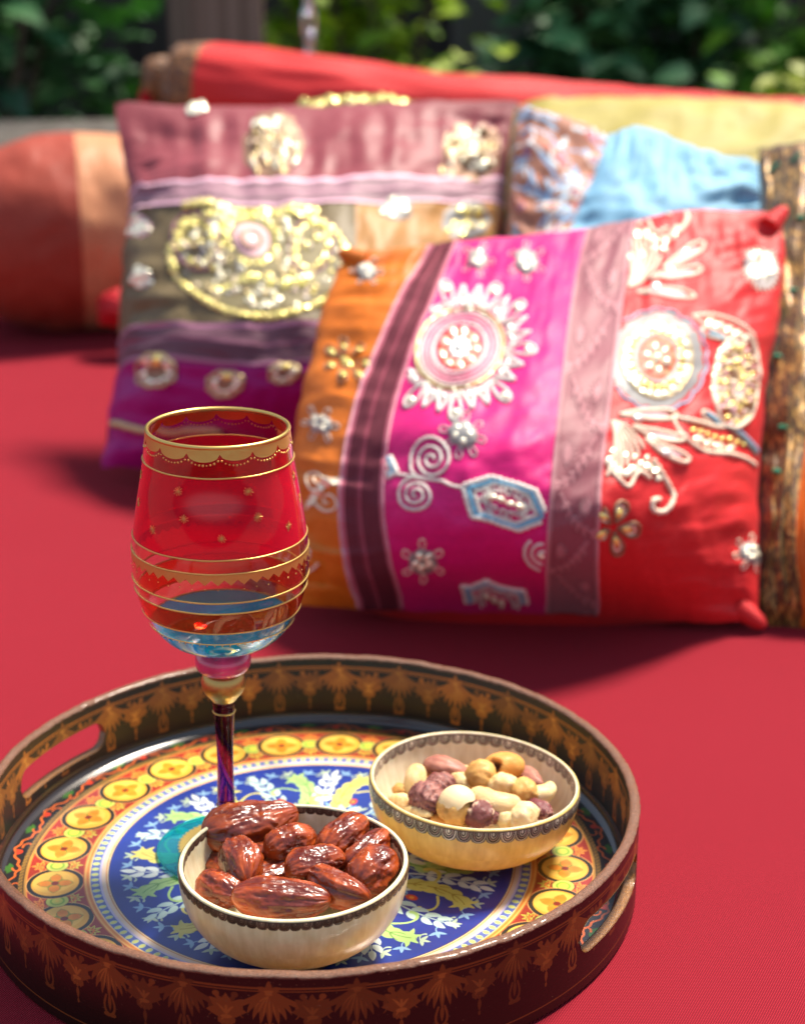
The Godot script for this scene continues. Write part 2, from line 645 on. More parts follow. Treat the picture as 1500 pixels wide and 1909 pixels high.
func tray_floor() -> Image:
	var S := 2048
	var k := 6667.0                      # pixels per metre
	var c := Vector2(S / 2.0, S / 2.0)
	var black := Color8(24, 22, 22)
	var red := Color8(158, 46, 32)
	var orange := Color8(222, 120, 40)
	var gold := Color8(238, 184, 72)
	var green := Color8(132, 178, 52)
	var pale := Color8(226, 226, 130)
	var blue := Color8(25, 52, 146)
	var cv := Canvas.new(S, S, black)
	cv.ell(c, 0.1520 * k, 0.1520 * k, 0, Color8(120, 58, 28), 160)
	cv.ell(c, 0.1512 * k, 0.1512 * k, 0, black, 160)
	var n := 24
	for q in n:                          # vine on the black border
		var a0 := TAU * q / n
		var v := PackedVector2Array()
		for s in 29:
			var t := s / 28.0
			var r := 0.1465 + 0.0027 * sin(TAU * t) + 0.0007 * sin(TAU * t * 5.0)
			v.append(c + Vector2.from_angle(a0 + TAU / n * t) * r * k)
		cv.stroke(v, 4.2, 4.2, Color8(206, 96, 34))
		var b := a0 + TAU / n * 0.28
		var p := c + Vector2.from_angle(b) * 0.1462 * k
		cv.stroke(curl(p, b + 1.4, 52, 1.0, 6.5), 4, 3, Color8(206, 96, 34))
		for d in [-0.5, 0.0, 0.5]:
			cv.leaf(c + Vector2.from_angle(b - 0.025) * 0.1450 * k, b + d - 0.3, 30, 7, 0.3 * d, Color8(204, 56, 26))
		b = a0 + TAU / n * 0.76
		p = c + Vector2.from_angle(b) * 0.1470 * k
		for d in [-1.0, -0.35, 0.35, 1.0]:
			cv.leaf(p, b + d, 36, 9, 0.4 * d, Color8(56, 104, 34))
		cv.stroke(curl(p, b - 1.8, 46, -1.0, -6.5), 4, 3, Color8(206, 96, 34))
	for r in [[0.1428, Color8(150, 112, 50)], [0.1408, Color8(60, 44, 24)], [0.1402, Color8(176, 130, 60)], [0.1392, Color8(226, 140, 60)], [0.1386, red]]:
		cv.ell(c, r[0] * k, r[0] * k, 0, r[1], 160)
	for q in 300:                        # rope
		var a := TAU * q / 300
		cv.stroke(PackedVector2Array([c + Vector2.from_angle(a) * 0.1425 * k, c + Vector2.from_angle(a + 0.012) * 0.1410 * k]), 2.6, 2.6, Color8(78, 58, 30))
	for q in n:                          # medallions
		var a := TAU * (q + 0.287) / n
		var rd := Vector2.from_angle(a)
		var p := c + rd * 0.1252 * k
		var am := a + PI / n
		var rm := Vector2.from_angle(am)
		for side in [-1.0, 1.0]:         # little flowers filling the red between medallions
			var f: Vector2 = c + rm * (0.1252 + side * 0.0088) * k
			var dir: float = am if side > 0 else am + PI
			for d in [-1.15, -0.55, 0.0, 0.55, 1.15]:
				cv.leaf(f - Vector2.from_angle(dir) * 14, dir + d, 42 if d == 0.0 else 36, 7, d * 0.6, Color8(232, 150, 60) if side > 0 else Color8(198, 186, 70))
				cv.leaf(f - Vector2.from_angle(dir) * 12, dir + d, 24, 3, d * 0.6, red)
			cv.stroke(curl(f, dir + 2.0, 50, 1.0, 4.0), 3, 2, orange)
			cv.stroke(curl(f, dir - 2.0, 50, -1.0, -4.0), 3, 2, orange)
		cv.ell(p, 0.0141 * k, 0.0141 * k, 0, Color8(236, 170, 96), 48)
		cv.ell(p, 0.0136 * k, 0.0136 * k, 0, Color8(26, 32, 30), 48)
		cv.ell(p, 0.0117 * k, 0.0117 * k, 0, Color8(120, 78, 26), 48)
		cv.ell(p, 0.0114 * k, 0.0114 * k, 0, Color8(234, 176, 62), 48)
		cv.ell(p - Vector2(8, 8), 0.0098 * k, 0.0098 * k, 0, Color8(242, 192, 82), 40)
		for d in 4:
			var g := a + d * PI / 2 + 0.1
			cv.leaf(p + Vector2.from_angle(g) * 8, g, 52, 21, 0.0, Color8(150, 140, 40))
			cv.leaf(p + Vector2.from_angle(g) * 10, g, 46, 17, 0.0, Color8(230, 142, 34))
			for w in [-0.6, 0.6]:
				cv.leaf(p + Vector2.from_angle(g) * 26, g + w, 26, 9, 0.0, Color8(226, 134, 30))
			cv.leaf(p + Vector2.from_angle(g + PI / 4) * 6, g + PI / 4, 30, 4, 0.0, Color8(150, 150, 44))
		cv.ell(p, 12, 12, 0, Color8(126, 32, 18))
		p = c + rm * 0.1252 * k
		cv.ell(p, 0.0056 * k, 0.0056 * k, 0, Color8(96, 60, 24), 32)
		cv.ell(p, 0.0053 * k, 0.0053 * k, 0, Color8(196, 204, 92), 32)
		cv.ell(p, 0.0036 * k, 0.0036 * k, 0, green, 28)
		cv.ell(p, 0.0026 * k, 0.0026 * k, 0, Color8(206, 210, 80), 24)
		cv.ell(p, 0.0011 * k, 0.0011 * k, 0, Color8(228, 206, 76), 16)
	for r in [[0.1119, Color8(196, 96, 40)], [0.1113, Color8(240, 178, 92)], [0.1103, Color8(230, 138, 58)], [0.1090, Color8(244, 206, 140)], [0.1083, Color8(96, 112, 178)], [0.1041, Color8(206, 196, 226)], [0.1030, Color8(240, 214, 184)], [0.1010, Color8(226, 160, 96)], [0.1003, Color8(250, 226, 180)], [0.0998, Color8(110, 80, 70)], [0.0994, blue]]:
		cv.ell(c, r[0] * k, r[0] * k, 0, r[1], 160)
	for q in 132:                        # beads
		var a := TAU * q / 132
		cv.ell(c + Vector2.from_angle(a) * 0.1062 * k, 10.5, 13.5, a + PI / 2, Color8(150, 190, 200), 14)
		cv.ell(c + Vector2.from_angle(a) * 0.1062 * k, 8.5, 11.5, a + PI / 2, pale, 14)
	for q in 56:                         # little pale sprigs that fill the ground
		var a := TAU * (q + 0.15) / 56
		for w in [[0.0895, 1.0], [0.0535, -1.0]]:
			var f: Vector2 = c + Vector2.from_angle(a + 0.02 * w[1]) * w[0] * k
			var pale_blue := Color8(142, 182, 214) if q % 2 else Color8(188, 206, 176)
			for d in [-0.9, 0.0, 0.9]:
				cv.leaf(f, a + d + (0.6 if q % 2 else -0.6), 34, 6.5, 0.5 * d, pale_blue)
			cv.stroke(curl(f, a + PI + 0.4, 44, 1.0, 3.5 * w[1], 12), 2.6, 2, pale_blue, 4)
	var m := 28                          # sprays of scrolls on the blue
	for q in m:
		var a := TAU * (q + 0.3) / m
		var rd := Vector2.from_angle(a)
		var kind := q % 4
		var sgn := 1.0 if (q / 2) % 2 == 0 else -1.0
		var p := c + rd * 0.062 * k
		if kind == 1 or kind == 3:       # white sprig with paired leaves
			var white := Color8(228, 236, 226) if kind == 1 else Color8(200, 226, 214)
			var st := curl(p - rd * 90, a - 0.20 * sgn, 265, 0.5 * sgn, 0.5 * sgn)
			cv.stroke(st, 4.2, 2.2, white)
			for s in [6, 11, 16, 20]:
				for w in [-1.0, 1.0]:
					var d: float = (st[s + 1] - st[s]).angle() + 0.80 * w
					cv.leaf(st[s] + Vector2.from_angle(d) * 7, d, 72 - s * 0.9, 13, -0.9 * w, white)
			cv.leaf(st[23], (st[24] - st[23]).angle(), 56, 12, 0.0, white)
		else:                            # acanthus: feathery lobes that curl back, and two tendrils
			var col := Color8(178, 214, 128) if kind == 0 else Color8(228, 216, 108)
			var deep := Color8(96, 148, 64) if kind == 0 else Color8(176, 146, 48)
			var st := curl(p - rd * 110, a + 0.45 * sgn, 285, -0.4 * sgn, -2.2 * sgn)
			for w in [-1.0, 1.0]:
				for s in [4, 8, 12, 16, 20]:
					var d: float = (st[s + 1] - st[s]).angle()
					var ln: float = (108 - s * 1.6) * (1.0 if w == -sgn else 0.75)
					cv.leaf(st[s], d + 0.95 * w, ln, 13, -1.7 * w, col)
					cv.leaf(st[s] + Vector2.from_angle(d) * 10, d + 0.50 * w, ln * 0.8, 9, -0.9 * w, col)
			cv.stroke(st, 14, 6, col)
			for d in [-0.7, -0.25, 0.25, 0.7]:
				cv.leaf(st[22], (st[24] - st[23]).angle() + d, 60, 10, d * 1.6, col)
			cv.stroke(st, 3, 1.5, deep)
			for w in [-1.0, 1.0]:
				for s in [6, 12, 18]:
					cv.stroke(curl(st[s], (st[s + 1] - st[s]).angle() + 0.8 * w, 50, -0.8 * w, -1.2 * w, 8), 2.4, 1, deep)
			var tn := curl(p - rd * 40, a + 0.85 * sgn, 200, -0.3 * sgn, 7.2 * sgn)
			cv.stroke(tn, 7, 5, col, 10)
			cv.leaf(tn[8], (tn[9] - tn[8]).angle() - 0.9 * sgn, 40, 9, 0.6, col)
			cv.stroke(curl(p + rd * 60, a - 1.0 * sgn, 130, 0.2 * sgn, -6.6 * sgn), 5, 4, col, 8)
	for q in 10:                         # inner scrolls
		var a := TAU * q / 10
		var rd := Vector2.from_angle(a)
		var sgn := 1.0 if q % 2 == 0 else -1.0
		var st := curl(c + rd * 0.026 * k, a + 0.5 * sgn, 330, 1.2 * sgn, 7.0 * sgn, 34)
		cv.stroke(st, 11, 8, Color8(118, 178, 104), 15)
		for s in range(4, 30, 4):
			cv.leaf(st[s], (st[s + 1] - st[s]).angle() - 0.9 * sgn, 50, 11, 0.6 * sgn, Color8(196, 208, 96))
		cv.ell(c + rd * 0.061 * k, 22, 15, a, Color8(214, 70, 44))
		cv.ell(c + rd * 0.061 * k, 9, 7, a, Color8(236, 150, 70))
		cv.leaf(c + rd * 0.048 * k, a + 0.8, 70, 14, -0.6, Color8(240, 236, 200))
		cv.leaf(c + rd * 0.048 * k, a - 0.8, 70, 14, 0.6, Color8(240, 236, 200))
	cv.ell(c, 0.028 * k, 0.028 * k, 0, Color8(226, 160, 60), 60)
	cv.ell(c, 0.026 * k, 0.026 * k, 0, Color8(158, 46, 32), 60)
	for q in 8:
		cv.leaf(c, TAU * q / 8, 0.024 * k, 26, 0.0, Color8(238, 190, 80))
	return cv.im

func tray_wall(bg: Color, col: Color, hi: Color) -> Image:
	var cv := Canvas.new(2048, 700, bg)
	for q in 900:                        # faint brush marks of the lacquer
		var v := Vector2(rng.randf_range(-20, 2048), rng.randf_range(0, 700))
		cv.stroke(PackedVector2Array([v, v + Vector2(rng.randf_range(20, 90), rng.randf_range(-3, 3))]), 1.5, 1.0, bg.lerp(col, rng.randf_range(0.02, 0.10)))
	cv.stroke(PackedVector2Array([Vector2(-4, 612), Vector2(2052, 612)]), 5, 5, col)
	cv.stroke(PackedVector2Array([Vector2(-4, 84), Vector2(2052, 84)]), 7, 7, col)
	cv.stroke(PackedVector2Array([Vector2(-4, 104), Vector2(2052, 104)]), 4, 4, col)
	var base := col
	var bright := hi
	for x in [-512, 0, 512, 1024, 1536, 2048]:
		var seed_: int = posmod(int(x) / 512, 4)
		var jig := Vector2([3, -5, 6, -2][seed_], [4, -6, 2, -3][seed_])
		col = base.lerp(bg, [0.0, 0.22, 0.08, 0.30][seed_])
		hi = bright.lerp(bg, [0.05, 0.25, 0.0, 0.2][seed_])
		# lily with a drop below
		var p := Vector2(128 + x, 290) + jig
		for d in [-0.85, -0.45, 0.0, 0.45, 0.85]:
			cv.leaf(p, -PI / 2 + d, 165 if absf(d) < 0.5 else 132, 34, d * 1.1, col)
		for d in [-0.45, 0.0, 0.45]:
			cv.leaf(p - Vector2(0, 14), -PI / 2 + d, 96, 8, d * 1.1, hi)
		for d in [-1.25, -0.7, 0.0, 0.7, 1.25]:
			cv.leaf(p, PI / 2 + d, 70, 24, -d * 0.9, col)
			cv.leaf(p, PI / 2 + d, 50, 6, -d * 0.9, hi)
		cv.leaf(p + Vector2(0, 66), PI / 2, 86, 13, 0, col)
		cv.ell(p + Vector2(0, 166), 9, 16, 0, col)
		cv.ell(p, 34, 14, 0, hi)
		# palmette hanging from the bar
		p = Vector2(384 + x, 112) + jig * 0.6
		for d in [-0.9, -0.6, -0.3, 0.0, 0.3, 0.6, 0.9]:
			cv.leaf(p, PI / 2 + d * 1.2, 240 - absf(d) * 40, 21, -d * 0.9, col)
			cv.leaf(p + Vector2(0, 20), PI / 2 + d * 1.2, 170 - absf(d) * 40, 5, -d * 0.9, hi)
		for d in [-0.9, 0.0, 0.9]:
			cv.leaf(p, -PI / 2 + d, 84, 20, d * 0.6, col)
		cv.ell(p, 40, 18, 0, hi)
		cv.leaf(p + Vector2(0, 215), PI / 2, 110, 13, 0, col)
		# scrolls that link the two
		for w in [-1.0, 1.0]:
			var a := curl(Vector2(384 + x + w * 34, 118), PI / 2 - w * 1.0, 330, w * 0.5, w * -4.6, 30)
			cv.stroke(a, 15, 20, col, 12)
			cv.ell(a[30], 22, 20, 0, col)
			cv.stroke(curl(a[12], (a[13] - a[12]).angle() + w * 0.5, 120, w * 0.5, w * 3.0), 8, 6, col, 3)
			cv.leaf(a[14], (a[15] - a[14]).angle() + w * 1.2, 70, 15, w * 0.4, col)
			cv.leaf(a[20], (a[21] - a[20]).angle() - w * 1.2, 54, 12, 0.0, col)
			var b := curl(Vector2(384 + x + w * 20, 330), PI / 2 - w * 0.3, 190, w * -0.2, w * 5.4)
			cv.stroke(b, 8, 8, col, 13)
	for q in 240:                        # specks where the lacquer has chipped
		var v := Vector2(rng.randf_range(0, 2048), rng.randf_range(0, 1) * rng.randf_range(0, 1) * 700)
		cv.ell(v, rng.randf_range(1.5, 5), rng.randf_range(1.5, 4), rng.randf() * 3, bg.lerp(Color8(150, 116, 84), rng.randf_range(0.2, 0.7)), 8)
	return cv.im

func scallop_cell() -> Image:
	var cv := Canvas.new(512, 128, Color8(150, 132, 112))
	for k in 8:
		var x := 32.0 + 64.0 * k
		var d := rng.randf_range(0.75, 1.15)
		var cream := Color(minf(1.0, 0.86 * d), minf(1.0, 0.82 * d), minf(1.0, 0.74 * d))
		var dark := Color(0.13, 0.09, 0.08)
		cv.poly(PackedVector2Array([Vector2(x - 32, 0), Vector2(x + 32, 0), Vector2(x + 32, 128), Vector2(x - 32, 128)]), cream.lerp(dark, 0.55))
		var rr := [[30, cream], [27, dark], [22, cream.lerp(Color(0.5, 0.34, 0.34), 0.5)], [18, dark.lerp(cream, 0.25)], [13.5, cream], [10, dark], [6, cream]]
		for r in rr:
			cv.ell(Vector2(x + rng.randf_range(-1, 1), 26), r[0], r[0] * 3.2 * rng.randf_range(0.93, 1.02), 0, r[1])
		cv.poly(PackedVector2Array([Vector2(x - 32, 0), Vector2(x + 32, 0), Vector2(x + 32, 12), Vector2(x - 32, 12)]), Color(0.42, 0.33, 0.29))
	return cv.im

func trim_scroll(height: bool) -> Image:
	var cv := Canvas.new(128, 1024, Color(0.25, 0.25, 0.25) if height else Color8(134, 66, 78))
	var col := Color(0.9, 0.9, 0.9) if height else Color8(172, 108, 116)
	for k in range(-1, 9):
		var y := k * 128.0
		var w := 1.0 if k % 2 == 0 else -1.0
		var base := Vector2(64 + w * 40, y)
		var st := curl(base, PI / 2 + w * 0.5, 300, w * 0.3, w * 6.2, 40)
		cv.stroke(st, 5, 3, col)
		for s in range(3, 36, 3):
			cv.leaf(st[s], (st[s + 1] - st[s]).angle() - w * 1.0, 26, 5, w * 0.7, col)
			cv.leaf(st[s], (st[s + 1] - st[s]).angle() + w * 1.0, 16, 4, -w * 0.7, col)
		cv.ell(st[40], 12, 12, 0, col)
		for s in 7:
			cv.leaf(Vector2(64 - w * 44, y + 30), (0.0 if w > 0 else PI) + (s - 3) * 0.4, 34, 4, 0.2, col)
	cv.poly(PackedVector2Array([Vector2(0, 0), Vector2(7, 0), Vector2(7, 1024), Vector2(0, 1024)]), col)
	cv.poly(PackedVector2Array([Vector2(121, 0), Vector2(128, 0), Vector2(128, 1024), Vector2(121, 1024)]), col)
	for y in 1024:                       # ribs of the ground weave
		for x in range(y % 3, 128, 3):
			cv.im.set_pixel(x, y, cv.im.get_pixel(x, y) * 0.86)
	return cv.im

func trim_lines() -> Image:
	var im := Image.create_empty(256, 64, false, Image.FORMAT_RGB8)
	for x in 256:
		var u := x / 256.0
		var f := 0.62 + 0.12 * sin(u * TAU * 22.0)
		if u < 0.10 or u > 0.93:
			f = 1.25
		elif absf(u - 0.5) < 0.03 or absf(u - 0.42) < 0.012:
			f = 0.95
		for y in 64:
			var g := f * (0.9 + 0.12 * sin(y * TAU / 4.0 + (x / 6) * 2.0)) * rng.randf_range(0.9, 1.08)
			im.set_pixel(x, y, Color(minf(1.0, g), minf(1.0, 0.86 * g), minf(1.0, 0.9 * g)))
	return im

func paisley_print() -> Image:
	var cv := Canvas.new(512, 512, Color8(150, 96, 74))
	for q in 60:
		var p := Vector2(rng.randf_range(0, 512), rng.randf_range(0, 512))
		var st := curl(p, rng.randf_range(0, TAU), rng.randf_range(110, 220), rng.randf_range(-2, 2), rng.randf_range(-6, 6))
		cv.stroke(st, 8, 6, [Color8(150, 180, 206), Color8(120, 158, 196), Color8(196, 206, 212)][q % 3], 4)
	for q in 46:
		var p := Vector2(rng.randf_range(0, 512), rng.randf_range(0, 512))
		var s := rng.randf_range(16, 34)
		cv.ell(p, s, s * 0.8, rng.randf() * 3, [Color8(206, 120, 70), Color8(176, 74, 62), Color8(212, 196, 180)][q % 3])
		cv.ell(p, s * 0.7, s * 0.55, rng.randf() * 3, Color8(196, 176, 170))
		for k in 6:
			cv.leaf(p, TAU * k / 6, s * 0.8, s * 0.18, 0, Color8(196, 110, 70) if q % 2 else Color8(150, 70, 90))
		cv.ell(p, s * 0.25, s * 0.25, 0, Color8(70, 80, 150))
	return cv.im

func brocade_print() -> Image:
	var cv := Canvas.new(512, 512, Color8(82, 50, 16))
	for q in 420:
		var p := Vector2(rng.randf_range(0, 512), rng.randf_range(0, 512))
		cv.ell(p, rng.randf_range(4, 16), rng.randf_range(4, 12), rng.randf() * 3, [Color8(110, 74, 22), Color8(62, 34, 12), Color8(128, 96, 38), Color8(96, 84, 28)][q % 4], 12)
	for q in 90:
		var p := Vector2(rng.randf_range(0, 512), rng.randf_range(0, 512))
		var r := rng.randf_range(12, 26)
		for k in 6:
			cv.leaf(p, TAU * k / 6 + q, r, r * 0.24, 0.3, Color8(176, 132, 60) if q % 3 else Color8(198, 160, 90))
		cv.ell(p, r * 0.25, r * 0.25, 0, Color8(120, 46, 18), 10)
		cv.stroke(curl(p, rng.randf() * TAU, 70, 1.0, 5.0), 3, 2, Color8(150, 108, 44), 4)
	return cv.im

# ------------------------------------------------------------------ the scene
func _ready() -> void:
	rng.seed = 7
	nz.noise_type = FastNoiseLite.TYPE_SIMPLEX_SMOOTH
	var cam := Camera3D.new()
	cam.name = "camera"
	cam.position = EYE
	cam.rotation.x = -PITCH
	cam.far = 60.0
	cam.near = 0.02
	var at := CameraAttributesPhysical.new()
	at.frustum_focal_length = 40.23
	at.exposure_aperture = 4.8
	at.frustum_focus_distance = 0.757
	at.frustum_near = 0.02
	at.frustum_far = 60.0
	cam.attributes = at
	add_child(cam)
	var e := Environment.new()
	e.background_mode = Environment.BG_SKY
	var sm := ProceduralSkyMaterial.new()
	sm.sky_top_color = Color(0.66, 0.74, 0.86)
	sm.sky_horizon_color = Color(0.86, 0.87, 0.88)
	sm.sky_curve = 0.2
	sm.ground_bottom_color = Color(0.12, 0.13, 0.10)
	sm.ground_horizon_color = Color(0.35, 0.36, 0.33)
	sm.sun_angle_max = 1.0
	sm.energy_multiplier = 0.18
	e.sky = Sky.new()
	e.sky.sky_material = sm
	e.tonemap_mode = Environment.TONE_MAPPER_LINEAR
	e.tonemap_exposure = 6.5
	e.sdfgi_enabled = true
	e.ssao_enabled = true
	e.ssil_enabled = true
	var we := WorldEnvironment.new()
	we.name = "world_environment"
	we.environment = e
	add_child(we)
	var sun := DirectionalLight3D.new()
	sun.name = "sun"
	sun.light_color = Color(1.0, 0.955, 0.89)
	sun.light_energy = 0.5
	sun.light_angular_distance = 14.0
	sun.shadow_enabled = true
	add_child(sun)
	sun.look_at_from_position(Vector3(0.60, 1.6, -0.60), Vector3.ZERO)

	make_textures()
	make_materials()
	setting()
	tray()
	goblet()
	dates_bowl()
	nuts_bowl()
	front_pillow()
	olive_pillow()
	other_cushions()
	garden()

func make_materials() -> void:
	M.cloth = mat(lin(0.43, 0.018, 0.037), 0.85, {"tex": T.twill, "bump": T.twill_h, "depth": 0.05, "rim": 0.25, "spec": 0.2})
	M.gold = mat(lin(0.62, 0.42, 0.13), 0.36, {"metal": 1.0})
	M.gold_paint = mat(lin(0.60, 0.42, 0.12), 0.38, {"metal": 0.8, "bump": T.fine, "depth": 0.01, "uvs": Vector3(6, 6, 1), "tri": true})
	M.sequin = mat(lin(0.95, 0.90, 0.66), 0.25, {"metal": 0.35, "coat": 1.0})
	M.sequin_gold = mat(lin(0.93, 0.78, 0.20), 0.25, {"metal": 0.4, "coat": 1.0})
	M.silver = mat(lin(0.84, 0.82, 0.76), 0.3, {"metal": 0.5, "coat": 0.5})
	M.white_thread = mat(lin(0.84, 0.79, 0.72), 0.6, {"rim": 0.3, "bump": T.twill_h, "depth": 0.03})
	M.cream_thread = mat(lin(0.76, 0.62, 0.47), 0.6, {"rim": 0.3})
	M.pink_thread = mat(lin(0.72, 0.42, 0.44), 0.7, {"rim": 0.3})
	M.gold_thread = mat(lin(0.52, 0.40, 0.20), 0.42, {"metal": 0.55})
	M.dark_thread = mat(lin(0.25, 0.14, 0.08), 0.5, {"metal": 0.3})
	M.blue_thread = mat(lin(0.18, 0.45, 0.62), 0.6, {"rim": 0.3})
	M.grey_satin = mat(lin(0.25, 0.24, 0.235), 0.55, {"rim": 0.2, "bump": T.twill_h, "depth": 0.04})
	M.gold_ground = mat(lin(0.26, 0.17, 0.055), 0.6)
	M.plum_thread = mat(lin(0.26, 0.11, 0.14), 0.6, {"rim": 0.3})
	M.moss_satin = mat(lin(0.22, 0.18, 0.085), 0.6, {"rim": 0.3})
	M.red_patch = mat(lin(0.62, 0.06, 0.03), 0.6)

func silk(r: float, g: float, b: float, uvs := Vector3(3, 3, 1), o := {}) -> StandardMaterial3D:
	var d := {"tex": T.silk, "bump": T.silk_h, "depth": 0.03, "uvs": uvs, "rim": 0.22, "spec": 0.35}
	d.merge(o, true)
	return mat(lin(r, g, b), o.get("rough", 0.5), d)

func setting() -> void:
	var g := MB.new()
	g.grid(PackedVector3Array([Vector3(-30, -0.45, 10), Vector3(-30, -0.45, -40), Vector3(30, -0.45, 10), Vector3(30, -0.45, -40)]), 2, 2, PackedVector2Array([Vector2(0, 0), Vector2(0, 1), Vector2(1, 0), Vector2(1, 1)]))
	put(g, "ground", mat(lin(0.09, 0.07, 0.05), 0.95, {"tex": T.mottle, "uvs": Vector3(40, 40, 1)}), self, "structure")
	var bed := thing("daybed", "low wooden daybed wholly covered by the red cloth", "daybed", Vector3(0, -0.45, -1.0))
	var b := MB.new()
	b.box(Transform3D(Basis(), Vector3(0, 0.29, 0)), Vector3(3.0, 0.26, 2.24), 0.02)
	put(b, "mattress", mat(lin(0.5, 0.03, 0.05), 0.9), bed)
	for x in [-1.35, 1.35]:
		for z in [-1.0, 1.0]:
			var l := MB.new()
			l.box(Transform3D(Basis(), Vector3(x, 0.08, z)), Vector3(0.1, 0.16, 0.1), 0.01)
			put(l, "leg", mat(lin(0.12, 0.07, 0.04), 0.7), bed)
	# the red cloth: a sheet with slight waves that hangs over the edges
	var c := MB.new()
	var p := PackedVector3Array()
	var q := PackedVector2Array()
	nz.seed = 11
	nz.frequency = 1.0
	var nx := 171
	var nzz := 151
	for i in nx:
		var x := lerpf(-1.62, 1.62, float(i) / (nx - 1))
		for j in nzz:
			var z := lerpf(0.26, -2.26, float(j) / (nzz - 1))
			var y := nz.get_noise_2d(x * 1.8, z * 1.8) * 0.005 + nz.get_noise_2d(x * 5.0 + z * 3.0 + 20, z * 2.0) * 0.0022 + nz.get_noise_2d(x * 11.0 - z * 4.0 + 50, z * 6.0) * 0.0006
			for ln in [[0.37, -0.75, 0.9, 0.0080], [-0.42, -1.1, -0.5, 0.0070], [0.55, -0.62, 0.35, 0.0075]]:     # soft creases
				var d: float = (x - ln[0]) * cos(ln[2]) + (z - ln[1]) * sin(ln[2])
				y += ln[3] * exp(-d * d / 0.0006)
			y *= 1.0 - smoothstep(0.22, 0.0, Vector2((x + 0.045) / 1.0, z + 0.75).length() - 0.12)
			var over := maxf(0.0, absf(x) - 1.5)
			y -= over * 2.4
			p.append(Vector3(clampf(x, -1.515, 1.515), y - 0.0008, clampf(z, -2.125, 0.20) if absf(z + 1.0) > 1.0 else z) - Vector3(0, maxf(0, z - 0.2) * 3.0 + maxf(0, -2.12 - z) * 1.2, 0))
			q.append(Vector2(x, z) * 9.0)
	c.grid(p, nx, nzz, q)
	M.cloth.uv1_scale = Vector3(6.2, 6.2, 1)
	tag(put(c, "red_tablecloth", M.cloth), "matte red woven cloth spread flat under the tray and all the cushions", "tablecloth")

